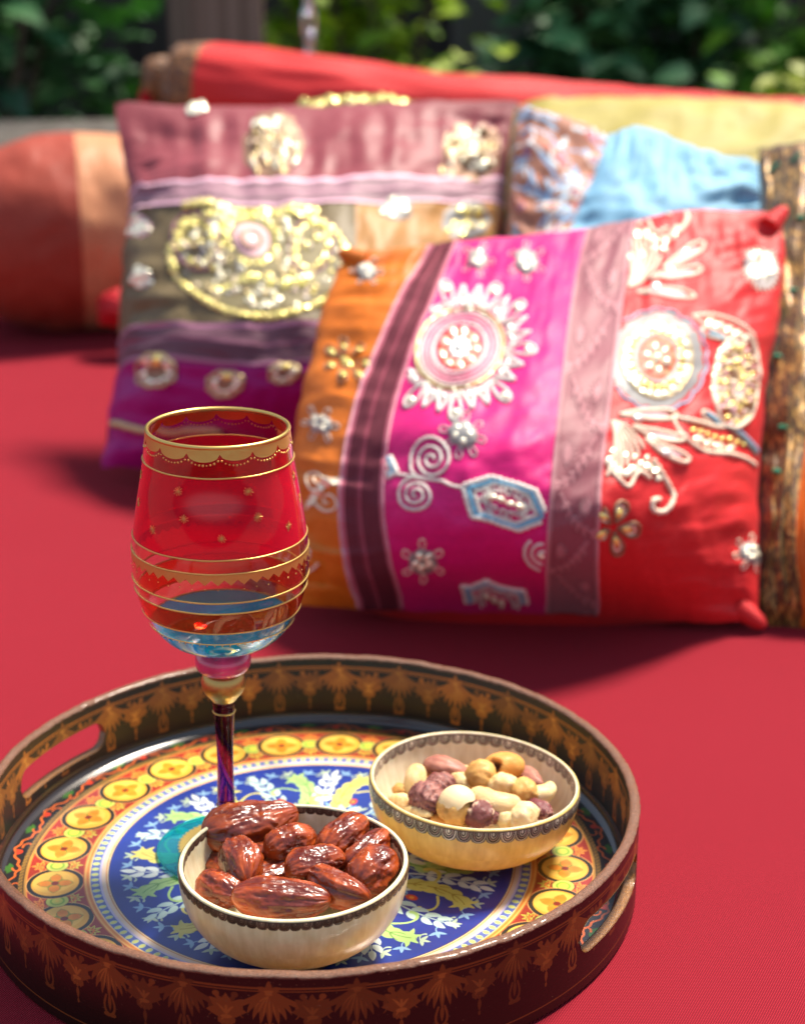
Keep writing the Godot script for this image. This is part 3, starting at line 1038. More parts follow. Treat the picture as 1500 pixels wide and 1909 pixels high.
# ------------------------------------------------------------------ tray
func tray() -> void:
	var C := Vector3(-0.0450, 0.0, -0.7500)
	var t := thing("serving_tray", "round lacquered serving tray with handle slots and a blue and gold ornamental floor", "tray", C)
	var RO := 0.1597
	var RI := 0.1550
	var H := 0.0480
	var slots := [deg_to_rad(153.0), deg_to_rad(-26.5)]
	var L := 0.0375
	var r := 0.0082
	var mid := 0.0270
	nz.seed = 77
	nz.frequency = 1.0
	var N := 720
	var lo := []
	var hi := []
	var tops := []
	for i in N + 1:
		var a := TAU * i / N
		var w := 0.0
		for s in slots:
			var d := absf(angle_difference(a, s)) * RO
			if d < L - r:
				w = r
			elif d < L:
				w = sqrt(maxf(0.0, r * r - pow(d - L + r, 2)))
		lo.append(mid - w)
		hi.append(mid + w)
		tops.append(H + nz.get_noise_2d(cos(a) * 6, sin(a) * 6) * 0.0007)
	for inner in [false, true]:
		var mb := MB.new()
		for part in 2:
			var p := PackedVector3Array()
			var q := PackedVector2Array()
			var rows := 5
			for i in N + 1:
				var a := TAU * i / N
				var y0: float = ((0.0125 if inner else 0.0012) if part == 0 else hi[i])
				var y1: float = lo[i] if part == 0 else tops[i] - 0.0006
				for k in rows:
					var y := lerpf(y0, y1, float(k) / (rows - 1))
					var R := RI if inner else RO
					p.append(Vector3(cos(a) * R, y, -sin(a) * R))
					q.append(Vector2(a / TAU * 7.0, (H - y) / H))
			mb.grid(p, N + 1, rows, q, inner, true)
		put(mb, "inner_wall" if inner else "outer_wall", M_wall(inner), t)
	# worn wooden rim
	var rim := MB.new()
	var rp := PackedVector3Array()
	var rq := PackedVector2Array()
	var sect := [Vector2(0.0, -0.0012), Vector2(0.0002, -0.0004), Vector2(-0.0006, 0.0003), Vector2(-0.0017, 0.0006), Vector2(-0.0030, 0.0006), Vector2(-0.0042, 0.0002), Vector2(-0.0049, -0.0005), Vector2(-0.0047, -0.0012)]
	for i in N + 1:
		var a := TAU * i / N
		for k in sect.size():
			var s: Vector2 = sect[k]
			var ch := nz.get_noise_3d(cos(a) * 40, sin(a) * 40, k * 0.8) * 0.00045
			rp.append(Vector3(cos(a) * (RO + s.x + ch), tops[i] + s.y + ch * 0.7, -sin(a) * (RO + s.x + ch)))
			rq.append(Vector2(a * 6.0, k * 0.09))
	rim.grid(rp, N + 1, sect.size(), rq, false, true)
	put(rim, "rim", M.rim_wood, t)
	for s in slots:
		var mb := MB.new()
		var i0 := int((fposmod(s, TAU) / TAU) * N)
		var half := int(L / RO / TAU * N) + 2
		for up in [false, true]:
			var p := PackedVector3Array()
			var q := PackedVector2Array()
			for k in range(-half, half + 1):
				var i := posmod(i0 + k, N)
				var a := TAU * i / N
				var y: float = hi[i] if up else lo[i]
				for m in 4:
					var R: float = [RO + 0.00015, RO - 0.0004, RI + 0.0004, RI - 0.00015][m]
					var dy: float = [-0.0003, 0.0, 0.0, -0.0003][m] + nz.get_noise_3d(cos(a) * 30, sin(a) * 30, m) * 0.0002
					p.append(Vector3(cos(a) * R, y + (-dy if up else dy), -sin(a) * R))
					q.append(Vector2(a * 6.0, m * 0.12))
			mb.grid(p, 2 * half + 1, 4, q, up)
		put(mb, "handle_edge", M.cut_wood, t)
	# moulding where wall and floor meet, floor with its print, underside
	var mo := MB.new()
	mo.lathe(PackedVector2Array([Vector2(0.1502, FLOOR - 0.0002), Vector2(0.1514, 0.0084), Vector2(0.1528, 0.0090), Vector2(0.1540, 0.0102), Vector2(0.1548, 0.0126), Vector2(0.1551, 0.0140)]), 240, true)
	put(mo, "foot_moulding", M.lacquer, t)
	var fl := MB.new()
	var fp := PackedVector3Array()
	var fq := PackedVector2Array()
	for i in 181:
		var a := TAU * i / 180
		for k in 9:
			var R := 0.1506 * k / 8.0
			fp.append(Vector3(cos(a) * R, FLOOR, -sin(a) * R))
			fq.append(Vector2(0.5 + cos(a) * R / 0.3072, 0.5 - sin(a) * R / 0.3072))
	fl.grid(fp, 181, 9, fq, true, true)
	put(fl, "ornamental_floor", M.print, t)
	var un := MB.new()
	un.lathe(PackedVector2Array([Vector2(0.0, 0.0006), Vector2(0.1585, 0.0006), Vector2(0.1597, 0.0014)]), 180)
	put(un, "base", M.lacquer, t)

func M_wall(inner: bool) -> StandardMaterial3D:
	M.rim_wood = mat(Color8(140, 92, 62), 0.45, {"tex": T.wear, "bump": T.fine, "depth": 0.03, "coat": 0.3})
	M.cut_wood = mat(Color8(156, 104, 40), 0.4, {"tex": T.wear, "bump": T.fine, "depth": 0.02, "coat": 0.4})
	M.lacquer = mat(Color8(34, 24, 18), 0.22, {"coat": 0.6, "coat_rough": 0.1})
	M.print = mat(Color.WHITE, 0.34, {"tex": T.floor, "coat": 0.5, "coat_rough": 0.14, "detail": T.mottle})
	return mat(Color.WHITE, 0.36, {"tex": T.wall_in if inner else T.wall_out, "coat": 0.15, "coat_rough": 0.2, "spec": 0.4, "bump": T.fine, "depth": 0.004})

# ------------------------------------------------------------------ goblet
static func smooth_profile(a: Array, per := 5) -> PackedVector2Array:
	var o := PackedVector2Array()
	var m := a.size()
	for k in m - 1:
		var p0: Vector2 = a[k - 1] if k > 0 else a[0] * 2.0 - a[1]
		var p3: Vector2 = a[k + 2] if k < m - 2 else a[m - 1] * 2.0 - a[m - 2]
		for s in per:
			o.append(a[k].cubic_interpolate(a[k + 1], p0, p3, float(s) / per))
	o.append(a[m - 1])
	for k in o.size():
		o[k].x = maxf(0.0, o[k].x)
	return o

var bowl_prof: PackedVector2Array

func bowl_r(y: float) -> float:
	for k in bowl_prof.size() - 1:
		if bowl_prof[k + 1].y >= y:
			var a := bowl_prof[k]
			var b := bowl_prof[k + 1]
			return lerpf(a.x, b.x, clampf((y - a.y) / maxf(1e-6, b.y - a.y), 0, 1))
	return bowl_prof[bowl_prof.size() - 1].x

func ring_point(a: float, y: float, out: float) -> Vector3:
	var r := bowl_r(y) + out
	return Vector3(cos(a) * r, y, sin(a) * r)

func goblet() -> void:
	var g := thing("wine_goblet", "tall painted glass goblet with red bowl, gold rim and dark purple stem", "goblet", Vector3(-0.0878, FLOOR, -0.7580))
	g.rotation.z = deg_to_rad(-0.8)
	bowl_prof = smooth_profile([Vector2(0.0, 0.1102), Vector2(0.0125, 0.1112), Vector2(0.0255, 0.1168), Vector2(0.0345, 0.1272), Vector2(0.0393, 0.1398), Vector2(0.0415, 0.152), Vector2(0.0413, 0.164), Vector2(0.0402, 0.1735), Vector2(0.0381, 0.187), Vector2(0.0356, 0.2015), Vector2(0.0339, 0.2135), Vector2(0.0331, 0.2203)], 6)
	var top := 0.2203
	var bands := [
		["blue_band", 0.1102, 0.1270, lin(0.02, 0.52, 0.82), 0.50], ["clear_band", 0.1270, 0.1335, lin(0.93, 0.93, 0.95)], ["red_band", 0.1335, 0.1445, lin(0.88, 0.10, 0.02), 0.18],
		["clear_band", 0.1445, 0.1500, lin(0.95, 0.86, 0.86)], ["amber_band", 0.1500, 0.1640, lin(0.97, 0.78, 0.55)], ["clear_band", 0.1640, 0.1704, lin(0.96, 0.84, 0.86)],
		["red_bowl", 0.1704, 0.2070, lin(0.88, 0.014, 0.060), 0.32], ["rosy_rim", 0.2070, top, lin(0.94, 0.60, 0.62)]]
	for b in bands:
		var mb := MB.new()
		var o := PackedVector2Array()
		var i := PackedVector2Array()
		var steps := 14 if b[2] - b[1] > 0.02 else 8
		for k in steps + 1:
			var y := lerpf(b[1], b[2], float(k) / steps)
			if b[0] == "blue_band":
				y = lerpf(b[1], b[2], pow(float(k) / steps, 2.0))
			o.append(Vector2(bowl_r(y), y))
			var yi := maxf(y, 0.1135)
			i.append(Vector2(maxf(0.0, bowl_r(yi) - 0.0013) if y > b[1] or b[0] != "blue_band" else 0.0, yi))
		if b[0] == "rosy_rim":
			i.reverse()
			o.append(Vector2(bowl_r(top) - 0.0006, top + 0.0005))
			o.append_array(i)
			mb.lathe(o, 96)
		else:
			mb.lathe(o, 96)
			mb.lathe(i, 96, true)
		put(mb, b[0], glass(b[3], b[4] if b.size() > 4 else 0.0), g)
	# painted gold lines
	for y in [0.2070, 0.1704, 0.1640, 0.1500, 0.1445, 0.1335, 0.1270]:
		var p := PackedVector3Array()
		for k in 96:
			p.append(ring_point(TAU * k / 96, y + sin(k * 0.7) * 0.00005, 0.00005))
		var mb := MB.new()
		mb.tube(p, 0.00042 if y > 0.14 else 0.00034, 6, true)
		put(mb, "gold_line", M.gold_paint, g)
	var lip := PackedVector3Array()
	for k in 96:
		lip.append(ring_point(TAU * k / 96, top + 0.0002, -0.0006))
	var lm := MB.new()
	lm.tube(lip, 0.00105, 10, true)
	put(lm, "gold_lip", M.gold, g)
	# scalloped gold border with dots
	var sc := MB.new()
	var sp := PackedVector3Array()
	var nsc := 14
	for i in nsc * 12 + 1:
		var a := TAU * i / (nsc * 12) + 0.1
		var x := fposmod(i / 12.0, 1.0) * 2.0 - 1.0
		var dep := 0.0021 + 0.0038 * sqrt(maxf(0.0, 1.0 - x * x)) * (0.9 + 0.1 * sin(i / 12 * 2.3))
		for k in 4:
			sp.append(ring_point(a, top - 0.0003 - dep * k / 3.0, 0.00012))
	sc.grid(sp, nsc * 12 + 1, 4, PackedVector2Array(), false, true)
	put(sc, "scalloped_gold_border", M.gold_paint, g)
	var dots := MB.new()
	for i in nsc * 9:
		var a := TAU * (i + 0.5) / (nsc * 9) + 0.1
		var x := fposmod((i + 0.5) / 9.0, 1.0) * 2.0 - 1.0
		dome(dots, a, top - 0.0036 - 0.0040 * sqrt(maxf(0.0, 1.0 - x * x)), 0.00050 * rng.randf_range(0.75, 1.15))
	put(dots, "gold_dots", M.gold, g, "stuff")
	var te := MB.new()
	var tp := PackedVector3Array()
	var nt := 44
	for i in nt * 2 + 1:
		var a := TAU * i / (nt * 2)
		for k in 3:
			tp.append(ring_point(a, lerpf(0.1637, 0.1588 if i % 2 else 0.1613, k / 2.0), 0.00012))
	te.grid(tp, nt * 2 + 1, 3, PackedVector2Array(), false, true)
	put(te, "toothed_gold_border", M.gold_paint, g)
	var td := MB.new()
	for i in nt:
		dome(td, TAU * (i + 0.5) / nt * 1.0, 0.1568 + 0.0004 * sin(i * 3.1), 0.00036)
	for i in 60:
		dome(td, TAU * i / 60, 0.1259, 0.00036)
	put(td, "gold_dots", M.gold, g, "stuff")
	for row in [[0.2005, 0.2], [0.1885, 1.0], [0.1805, 0.55]]:
		for k in 7:
			var a: float = TAU * k / 7 + row[1]
			var st := MB.new()
			for d in 5:
				var g2 := PI * d / 5 + 0.3 * k
				var w := Vector2(cos(g2), sin(g2)) * 0.0025 * rng.randf_range(0.7, 1.1)
				var rr := bowl_r(row[0])
				st.tube(PackedVector3Array([ring_point(a - w.x / rr, row[0] - w.y, 0.0001), ring_point(a, row[0], 0.00014), ring_point(a + w.x / rr * 0.9, row[0] + w.y * 0.9, 0.0001)]), 0.00014, 5)
			put(st, "gold_star", M.gold, g)
	# beads and stem
	var pk := MB.new()
	pk.lathe(smooth_profile([Vector2(0.003, 0.0978), Vector2(0.0080, 0.0980), Vector2(0.0116, 0.0994), Vector2(0.0134, 0.1026), Vector2(0.0131, 0.1066), Vector2(0.0106, 0.1094), Vector2(0.0080, 0.1103), Vector2(0.004, 0.1102)]), 64)
	put(pk, "pink_bead", mat(lin(0.86, 0.060, 0.20), 0.3, {"coat": 0.8, "coat_rough": 0.1, "tex": T.mottle, "sss": 0.15}), g)
	var gb := MB.new()
	gb.lathe(smooth_profile([Vector2(0.004, 0.0820), Vector2(0.0058, 0.0832), Vector2(0.0072, 0.0852), Vector2(0.0095, 0.0880), Vector2(0.0107, 0.0918), Vector2(0.0102, 0.0955), Vector2(0.0083, 0.0980), Vector2(0.005, 0.0988)]), 64)
	put(gb, "gold_bead", mat(lin(0.50, 0.33, 0.11), 0.4, {"metal": 1.0, "bump": T.fine, "depth": 0.008}), g)
	var st := MB.new()
	st.lathe(smooth_profile([Vector2(0.0046, 0.0100), Vector2(0.0047, 0.0180), Vector2(0.0045, 0.0270), Vector2(0.0041, 0.0420), Vector2(0.0041, 0.0560), Vector2(0.0047, 0.0700), Vector2(0.0054, 0.0790), Vector2(0.0056, 0.0850)]), 48)
	put(st, "stem", glass(lin(0.16, 0.012, 0.17)), g)
	for y in [[0.0772, 0.0053], [0.0262, 0.00455]]:
		var p := PackedVector3Array()
		for k in 40:
			p.append(Vector3(cos(TAU * k / 40) * y[1], y[0], sin(TAU * k / 40) * y[1]))
		var mb := MB.new()
		mb.tube(p, 0.00045, 6, true, 1.0)
		put(mb, "gold_line", M.gold_paint, g)
	var ft := MB.new()
	var fprof := smooth_profile([Vector2(0.034, 0.0005), Vector2(0.0349, 0.0013), Vector2(0.034, 0.0021), Vector2(0.027, 0.0030), Vector2(0.016, 0.0042), Vector2(0.009, 0.0062), Vector2(0.0046, 0.0100)])
	var whole := PackedVector2Array([Vector2(0, 0.0004)])
	whole.append_array(fprof)
	ft.lathe(whole, 80)
	put(ft, "foot", glass(lin(0.02, 0.55, 0.64), 0.16), g)
	var gr := MB.new()
	var gp := PackedVector3Array()
	for i in 97:
		var a := TAU * i / 96
		for k in 4:
			var rr := lerpf(0.0165, (0.0248 if i % 2 else 0.0232), k / 3.0)
			var y := 0.0
			for s in fprof.size() - 1:
				if fprof[s].x >= rr and fprof[s + 1].x <= rr and fprof[s].y > 0.002:
					y = lerpf(fprof[s].y, fprof[s + 1].y, (fprof[s].x - rr) / (fprof[s].x - fprof[s + 1].x))
			gp.append(Vector3(cos(a) * rr, y + 0.00025, sin(a) * rr))
	gr.grid(gp, 97, 4, PackedVector2Array(), false, true)
	put(gr, "jagged_gold_ring", M.gold_paint, g)

func dome(mb: MB, a: float, y: float, r: float) -> void:
	var c := ring_point(a, y, 0.0)
	var o := Vector3(cos(a), 0.15, sin(a)).normalized()
	var u := o.cross(Vector3.UP).normalized()
	var w := u.cross(o)
	var p := PackedVector3Array()
	for ring in 3:
		for s in 8:
			var d := TAU * s / 7
			var f: float = [1.0, 0.75, 0.0][ring] * r
			p.append(c + u * cos(d) * f + w * sin(d) * f + o * [0.0, 0.5, 0.7][ring] * r)
	mb.grid(p, 3, 8, PackedVector2Array(), false, false, true)

# ------------------------------------------------------------------ bowls, dates, nuts
func horn_bowl(label: String, where: Vector3, R: float, H: float, foot: bool, col: Color, inner_col: Color, glow: Color, tint: Color, nsc: int, band: float) -> Node3D:
	var b := thing("small_bowl", label, "bowl", where, "scallop rimmed bowls on the tray")
	var f := Vector2(R / 0.0509, H / 0.0418)
	var raw := [Vector2(0.0, 0.0042), Vector2(0.012, 0.0042), Vector2(0.021, 0.0046), Vector2(0.031, 0.0075), Vector2(0.0405, 0.0135), Vector2(0.0470, 0.0215), Vector2(0.0501, 0.0305), Vector2(0.0509, 0.0380), Vector2(0.0506, 0.0412), Vector2(0.0497, 0.0418), Vector2(0.0487, 0.0413), Vector2(0.0482, 0.0375), Vector2(0.0470, 0.0300), Vector2(0.0430, 0.0205), Vector2(0.0350, 0.0130), Vector2(0.0210, 0.0090), Vector2(0.0, 0.0078)]
	for k in raw.size():
		raw[k] *= f
		if not foot:
			raw[k].y = raw[k].y - 0.0036 * (1.0 - raw[k].y / H)
	var prof := smooth_profile(raw, 6)
	for inner in [false, true]:
		var mb := MB.new()
		mb.lathe(prof.slice(9 * 6) if inner else prof.slice(0, 9 * 6 + 1), 120, false, 5.0, 18.0)
		for k in mb.v.size():                    # hand made: not quite round
			var q := mb.v[k]
			var a := atan2(q.z, q.x)
			mb.v[k] = q * (1.0 + 0.006 * sin(2 * a + 0.6) + 0.003 * sin(3 * a))
		put(mb, "inner_surface" if inner else "bowl_body", mat(inner_col if inner else col, 0.32, {"tex": T.horn, "coat": 0.35, "coat_rough": 0.2, "back": glow, "sss": 0.1, "bump": T.fine, "depth": 0.003}), b)
	for inner in [false, true]:
		var sm := MB.new()
		var p := PackedVector3Array()
		var q := PackedVector2Array()
		var per := 10
		for i in nsc * per + 1:
			var a := TAU * i / (nsc * per)
			var x := fposmod(float(i) / per, 1.0) * 2.0 - 1.0
			var d := (0.0046 + 0.0022 * sqrt(maxf(0.0, 1.0 - x * x))) * f.x * band
			if inner:
				d *= 0.85
			for k in 5:
				var y := H - 0.0007 - d * k / 4.0
				var rr := 0.0
				for s in prof.size() - 1:
					var lo := minf(prof[s].y, prof[s + 1].y)
					var hi := maxf(prof[s].y, prof[s + 1].y)
					var in_half := s > 9 * 6
					if in_half == inner and y >= lo and y <= hi and hi > lo:
						rr = lerpf(prof[s].x, prof[s + 1].x, (y - prof[s].y) / (prof[s + 1].y - prof[s].y))
				if rr == 0.0:
					rr = (0.0487 if inner else 0.0506) * f.x
				rr += (-0.00025 if inner else 0.00025) * (0.3 if k == 4 else 1.0)
				var v := Vector3(cos(a) * rr, y, -sin(a) * rr)
				var a2 := atan2(v.z, v.x)
				p.append(v * (1.0 + 0.006 * sin(2 * a2 + 0.6) + 0.003 * sin(3 * a2)))
				q.append(Vector2(float(i) / per / 8.0, clampf(d * k / 4.0 / (0.0070 * f.x * band), 0, 1)))
		sm.grid(p, nsc * per + 1, 5, q, not inner, true)
		put(sm, "scalloped_border", mat(tint, 0.4, {"tex": T.scallop, "coat": 0.3}), b)
	if foot:
		var fm := MB.new()
		fm.lathe(PackedVector2Array([Vector2(0.0, 0.0003), Vector2(0.0228, 0.0003), Vector2(0.0236, 0.0012), Vector2(0.0232, 0.0044), Vector2(0.0222, 0.0056)]), 64)
		put(fm, "foot_ring", mat(lin(0.09, 0.06, 0.035), 0.45, {"coat": 0.2}), b)
	return b

func on_ray(px: float, py: float, h: float) -> Vector3:
	return at_y(px, py, h)

# a basis whose x axis points along the angle seen in the frame, laid flat, then tipped
func lie(ang: float, tip: float, roll: float) -> Basis:
	var d := Vector3(cos(ang), 0, sin(ang) / 0.52).normalized()
	d = (d * cos(tip) + Vector3.UP * sin(tip)).normalized()
	var z := d.cross(Vector3.UP).normalized()
	var y := z.cross(d)
	return Basis(d, y, z).rotated(d, roll)

func date_mesh(seed_: int, ln: float, wd: float) -> MB:
	var mb := MB.new()
	nz.seed = seed_
	nz.frequency = 1.0
	var nu := 80
	var nv := 84
	var p := PackedVector3Array()
	var q := PackedVector2Array()
	var cols := PackedColorArray()
	var bend := rng.randf_range(-0.08, 0.08)
	for i in nu + 1:
		var t := float(i) / nu
		var s := t * 2 - 1
		var prof := pow(maxf(0.0, 1.0 - pow(absf(s), 2.6)), 0.5) * (1.0 - 0.10 * s)
		for j in nv + 1:
			var a := TAU * j / nv
			var cx := cos(a)
			var cy := sin(a)
			# loose skin: folds that run lengthwise, a few cross creases, and soft lumps
			var wob := nz.get_noise_3d(cx * 1.2 + 70, cy * 1.2, t * 2.0) * 0.5
			var r1 := 1.0 - absf(nz.get_noise_3d(cx * 1.7 + wob, cy * 1.7, t * 0.9)) * 2.6
			var r2 := 1.0 - absf(nz.get_noise_3d(cx * 3.4 + 9 + wob, cy * 3.4, t * 1.6 + 3)) * 2.4
			var r4 := 1.0 - absf(nz.get_noise_3d(cx * 1.6 + 19, cy * 1.6, t * 5.5 + 3)) * 3.0
			var r3 := nz.get_noise_3d(cx * 0.8 + 30, cy * 0.8, t * 1.3)
			var r5 := 1.0 - absf(nz.get_noise_3d(cx * 5.5 + 40 + wob * 2.0, cy * 5.5, t * 1.8)) * 2.2
			var d := 0.075 * r1 * r1 * signf(r1) + 0.040 * r2 + 0.030 * maxf(0.0, r4) * (0.5 + 0.5 * absf(s)) + 0.25 * r3 + 0.028 * r5
			var rr := wd * 0.5 * prof * (0.95 + d)
			p.append(Vector3(s * ln * 0.5, cy * rr * 0.94 + bend * ln * (s * s - 0.3), cx * rr))
			q.append(Vector2(t * 2.0, a / TAU * 2.0))
			var k := clampf(0.34 + r3 * 0.9 + nz.get_noise_3d(cx * 1.6 + 60, cy * 1.6, t * 2.0) * 0.6 + (absf(s) - 0.5) * 0.3 - 0.12 * r1, 0, 1)
			cols.append(Color(0.105, 0.012, 0.006).lerp(Color(0.44, 0.078, 0.010), k))
	mb.grid(p, nu + 1, nv + 1, q, false, false, true, cols)
	return mb

func dates_bowl() -> void:
	var ri := Image.create_empty(256, 64, false, Image.FORMAT_RGB8)
	nz.seed = 3
	nz.frequency = 1.0
	for y in 64:
		for x in 256:
			var f := 0.95 + 0.02 * nz.get_noise_2d(x * 0.12, y * 0.03) + 0.01 * nz.get_noise_2d(x * 0.5, y * 0.05) + 0.07 * nz.get_noise_2d(x * 0.03, y * 0.05 + 9)
			f = clampf(f, 0.4, 1.0)
			ri.set_pixel(x, y, Color(f, lerpf(f, f * f, 0.4), lerpf(f, f * f * f, 0.6)))
	T.horn = tx(ri)
	var c := Vector3(-0.0487, FLOOR, -0.6735)
	var b := horn_bowl("cream bowl full of glossy brown dates, nearest the camera on the tray", c, 0.0510, 0.0452, true, lin(0.90, 0.77, 0.50), lin(0.93, 0.85, 0.60), Color(0.30, 0.25, 0.12), Color(0.62, 0.52, 0.47), 68, 0.60)
	b.rotation.y = 0.4
	M.date = mat(Color.WHITE, 0.34, {"vc": true, "coat": 0.45, "coat_rough": 0.09, "bump": T.wrinkle, "depth": 0.012, "uvs": Vector3(0.35, 0.35, 1), "sss": 0.12, "spec": 0.45})
	# x, y in the frame, height, length, width, angle in the frame, tip, roll, label
	var spots := [
		[467, 1540, 0.0480, 0.0420, 0.0205, -0.20, 0.05, 0.3, "largest glossy date lying along the back left edge of the date bowl"],
		[543, 1574, 0.0470, 0.0235, 0.0165, -0.28, 0.05, 1.3, "short round date right behind the middle of the date bowl"],
		[452, 1608, 0.0480, 0.0265, 0.0170, 1.02, -0.15, 2.2, "upright wrinkled date pointing at the viewer at left in the bowl"],
		[412, 1658, 0.0420, 0.0225, 0.0140, 0.30, -0.05, 0.9, "reddish date at the left end of the front row of dates"],
		[425, 1620, 0.0360, 0.0230, 0.0140, 0.60, 0.0, 4.0, "dark date half hidden beneath the upright wrinkled date at left"],
		[524, 1676, 0.0450, 0.0395, 0.0165, 0.05, 0.0, 0.2, "long dark date lying crosswise at the front rim of the bowl"],
		[588, 1613, 0.0470, 0.0260, 0.0160, -0.20, 0.05, 3.1, "bright amber date with a broad shine in the middle of the bowl"],
		[629, 1656, 0.0455, 0.0300, 0.0150, 0.38, -0.02, 5.0, "amber date sloping to the right beside the long front date"],
		[640, 1559, 0.0485, 0.0285, 0.0165, -0.62, 0.10, 2.6, "dark ribbed date leaning on the back rim of the date bowl"],
		[687, 1585, 0.0475, 0.0280, 0.0130, -0.66, 0.10, 1.9, "split date with a torn skin along the right wall of the bowl"],
		[695, 1624, 0.0455, 0.0265, 0.0185, -0.62, 0.08, 4.4, "plump dark red date against the right rim of the date bowl"],
		[520, 1634, 0.0370, 0.0300, 0.0150, -0.30, 0.0, 0.5, "shadowed date lying deep in the middle of the date bowl"],
		[500, 1598, 0.0375, 0.0260, 0.0145, 0.25, 0.0, 1.5, "shadowed reddish date under the short round date"],
		[600, 1600, 0.0330, 0.0300, 0.0150, 0.9, 0.0, 1.0, "hidden date at the bottom under the amber middle date"],
		[560, 1650, 0.0300, 0.0300, 0.0150, 0.2, 0.0, 1.0, "hidden date at the bottom behind the long front date"],
		[650, 1640, 0.0310, 0.0300, 0.0150, -0.8, 0.0, 2.0, "hidden date at the bottom beneath the plump dark red date"]]
	var n := 0
	for s in spots:
		n += 1
		var o := put(date_mesh(100 + n * 7, s[3] * 1.12, s[4] * 1.10), "date_fruit", M.date)
		o.transform = Transform3D(lie(s[5], s[6], s[7]), on_ray(s[0], s[1], s[2]))
		tag(o, s[8], "date", "dates in the bowl")

func nut_mesh(kind: String, seed_: int, ln: float, wd: float, ca: Color, cb: Color) -> MB:
	var mb := MB.new()
	nz.seed = seed_
	nz.frequency = 1.0
	var nu := 30
	var nv := 32
	var p := PackedVector3Array()
	var q := PackedVector2Array()
	var cols := PackedColorArray()
	for i in nu + 1:
		var t := float(i) / nu
		var s := -cos(PI * t)
		var prof := sin(PI * t)
		for j in nv + 1:
			var a := TAU * j / nv
			var cx := cos(a)
			var cy := sin(a)
			var d := Vector3(s, prof * cy, prof * cx)
			var low := nz.get_noise_3d(d.x * 1.2, d.y * 1.2, d.z * 1.2)
			var fine := nz.get_noise_3d(d.x * 4.0 + 5, d.y * 4.0, d.z * 4.0)
			var k := clampf(0.5 + low * 0.7 + fine * 0.4, 0, 1)
			var rr := prof
			var flat := 1.0
			var v := Vector3.ZERO
			if kind == "almond":
				rr = prof * (1.0 - 0.30 * s - 0.12 * s * s)
				var groove := absf(nz.get_noise_2d(a * 3.5 + seed_, s * 0.6))
				rr *= 1.0 - 0.10 * (1.0 - groove * 3.0) * prof
				k = clampf(k * 0.6 + groove * 1.2, 0, 1)
				v = Vector3(s * ln * 0.5, cy * rr * wd * 0.36, cx * rr * wd * 0.5)
			elif kind == "cashew":
				rr = pow(prof, 0.6) * (1.0 - 0.22 * s) * (1.0 + low * 0.12)
				var bend := s * 1.25
				var cr := ln * 0.42
				var w := rr * wd * 0.42
				v = Vector3(sin(bend) * (cr + cx * w), cy * w, cos(bend) * (cr + cx * w) - cr * 0.75)
				k = clampf(0.55 + cx * 0.35 + fine * 0.5, 0, 1)
			elif kind == "half":
				rr = pow(prof, 0.75) * (1.0 + low * 0.06)
				v = Vector3(s * ln * 0.5, maxf(cy, -0.12) * rr * wd * 0.42, cx * rr * wd * 0.5)
			elif kind == "candied":
				var lump := 1.0 - absf(nz.get_noise_3d(d.x * 1.9, d.y * 1.9, d.z * 1.9)) * 2.0
				rr = 0.80 + 0.28 * lump + fine * 0.06
				v = Vector3(s * ln * 0.5, cy * prof * wd * 0.46, cx * prof * wd * 0.5) * rr
				k = clampf((1.0 - lump) * 1.6 + fine * 0.5, 0, 1)
			elif kind == "skinned":
				rr = 1.0 + low * 0.20 + fine * 0.09 - 0.06 * absf(nz.get_noise_2d(a * 3.0 + seed_, s))
				v = Vector3(s * ln * 0.5, cy * prof * wd * 0.46, cx * prof * wd * 0.5) * rr
				k = smoothstep(0.66, 0.74, 0.5 + low * 0.55 + fine * 0.22)
			elif kind == "hollow":
				rr = 1.0 + low * 0.05 + fine * 0.025
				var pit := smoothstep(0.52, 0.34, (d - Vector3(-0.70, 0.42, 0.58)).length() + fine * 0.25)
				rr *= 1.0 - 0.45 * pit
				v = Vector3(s * ln * 0.5, cy * prof * wd * 0.46, cx * prof * wd * 0.5) * rr
				k = clampf(k, 0, 1)
				cols.append(ca.lerp(cb, k).lerp(Color(0.10, 0.025, 0.01), pit))
			else:
				rr = 1.0 + low * 0.17 + fine * 0.03 + 0.12 * pow(maxf(0.0, s), 6.0) - 0.05 * exp(-pow(d.z * 5.0 + low, 2.0)) - 0.05 * pow(absf(d.y), 3.0)
				v = Vector3(s * ln * 0.5, cy * prof * wd * 0.48, cx * prof * wd * 0.5) * rr
			p.append(v)
			q.append(Vector2(t, a / TAU))
			if kind != "hollow":
				cols.append(ca.lerp(cb, k))
	mb.grid(p, nu + 1, nv + 1, q, false, false, true, cols)
	return mb

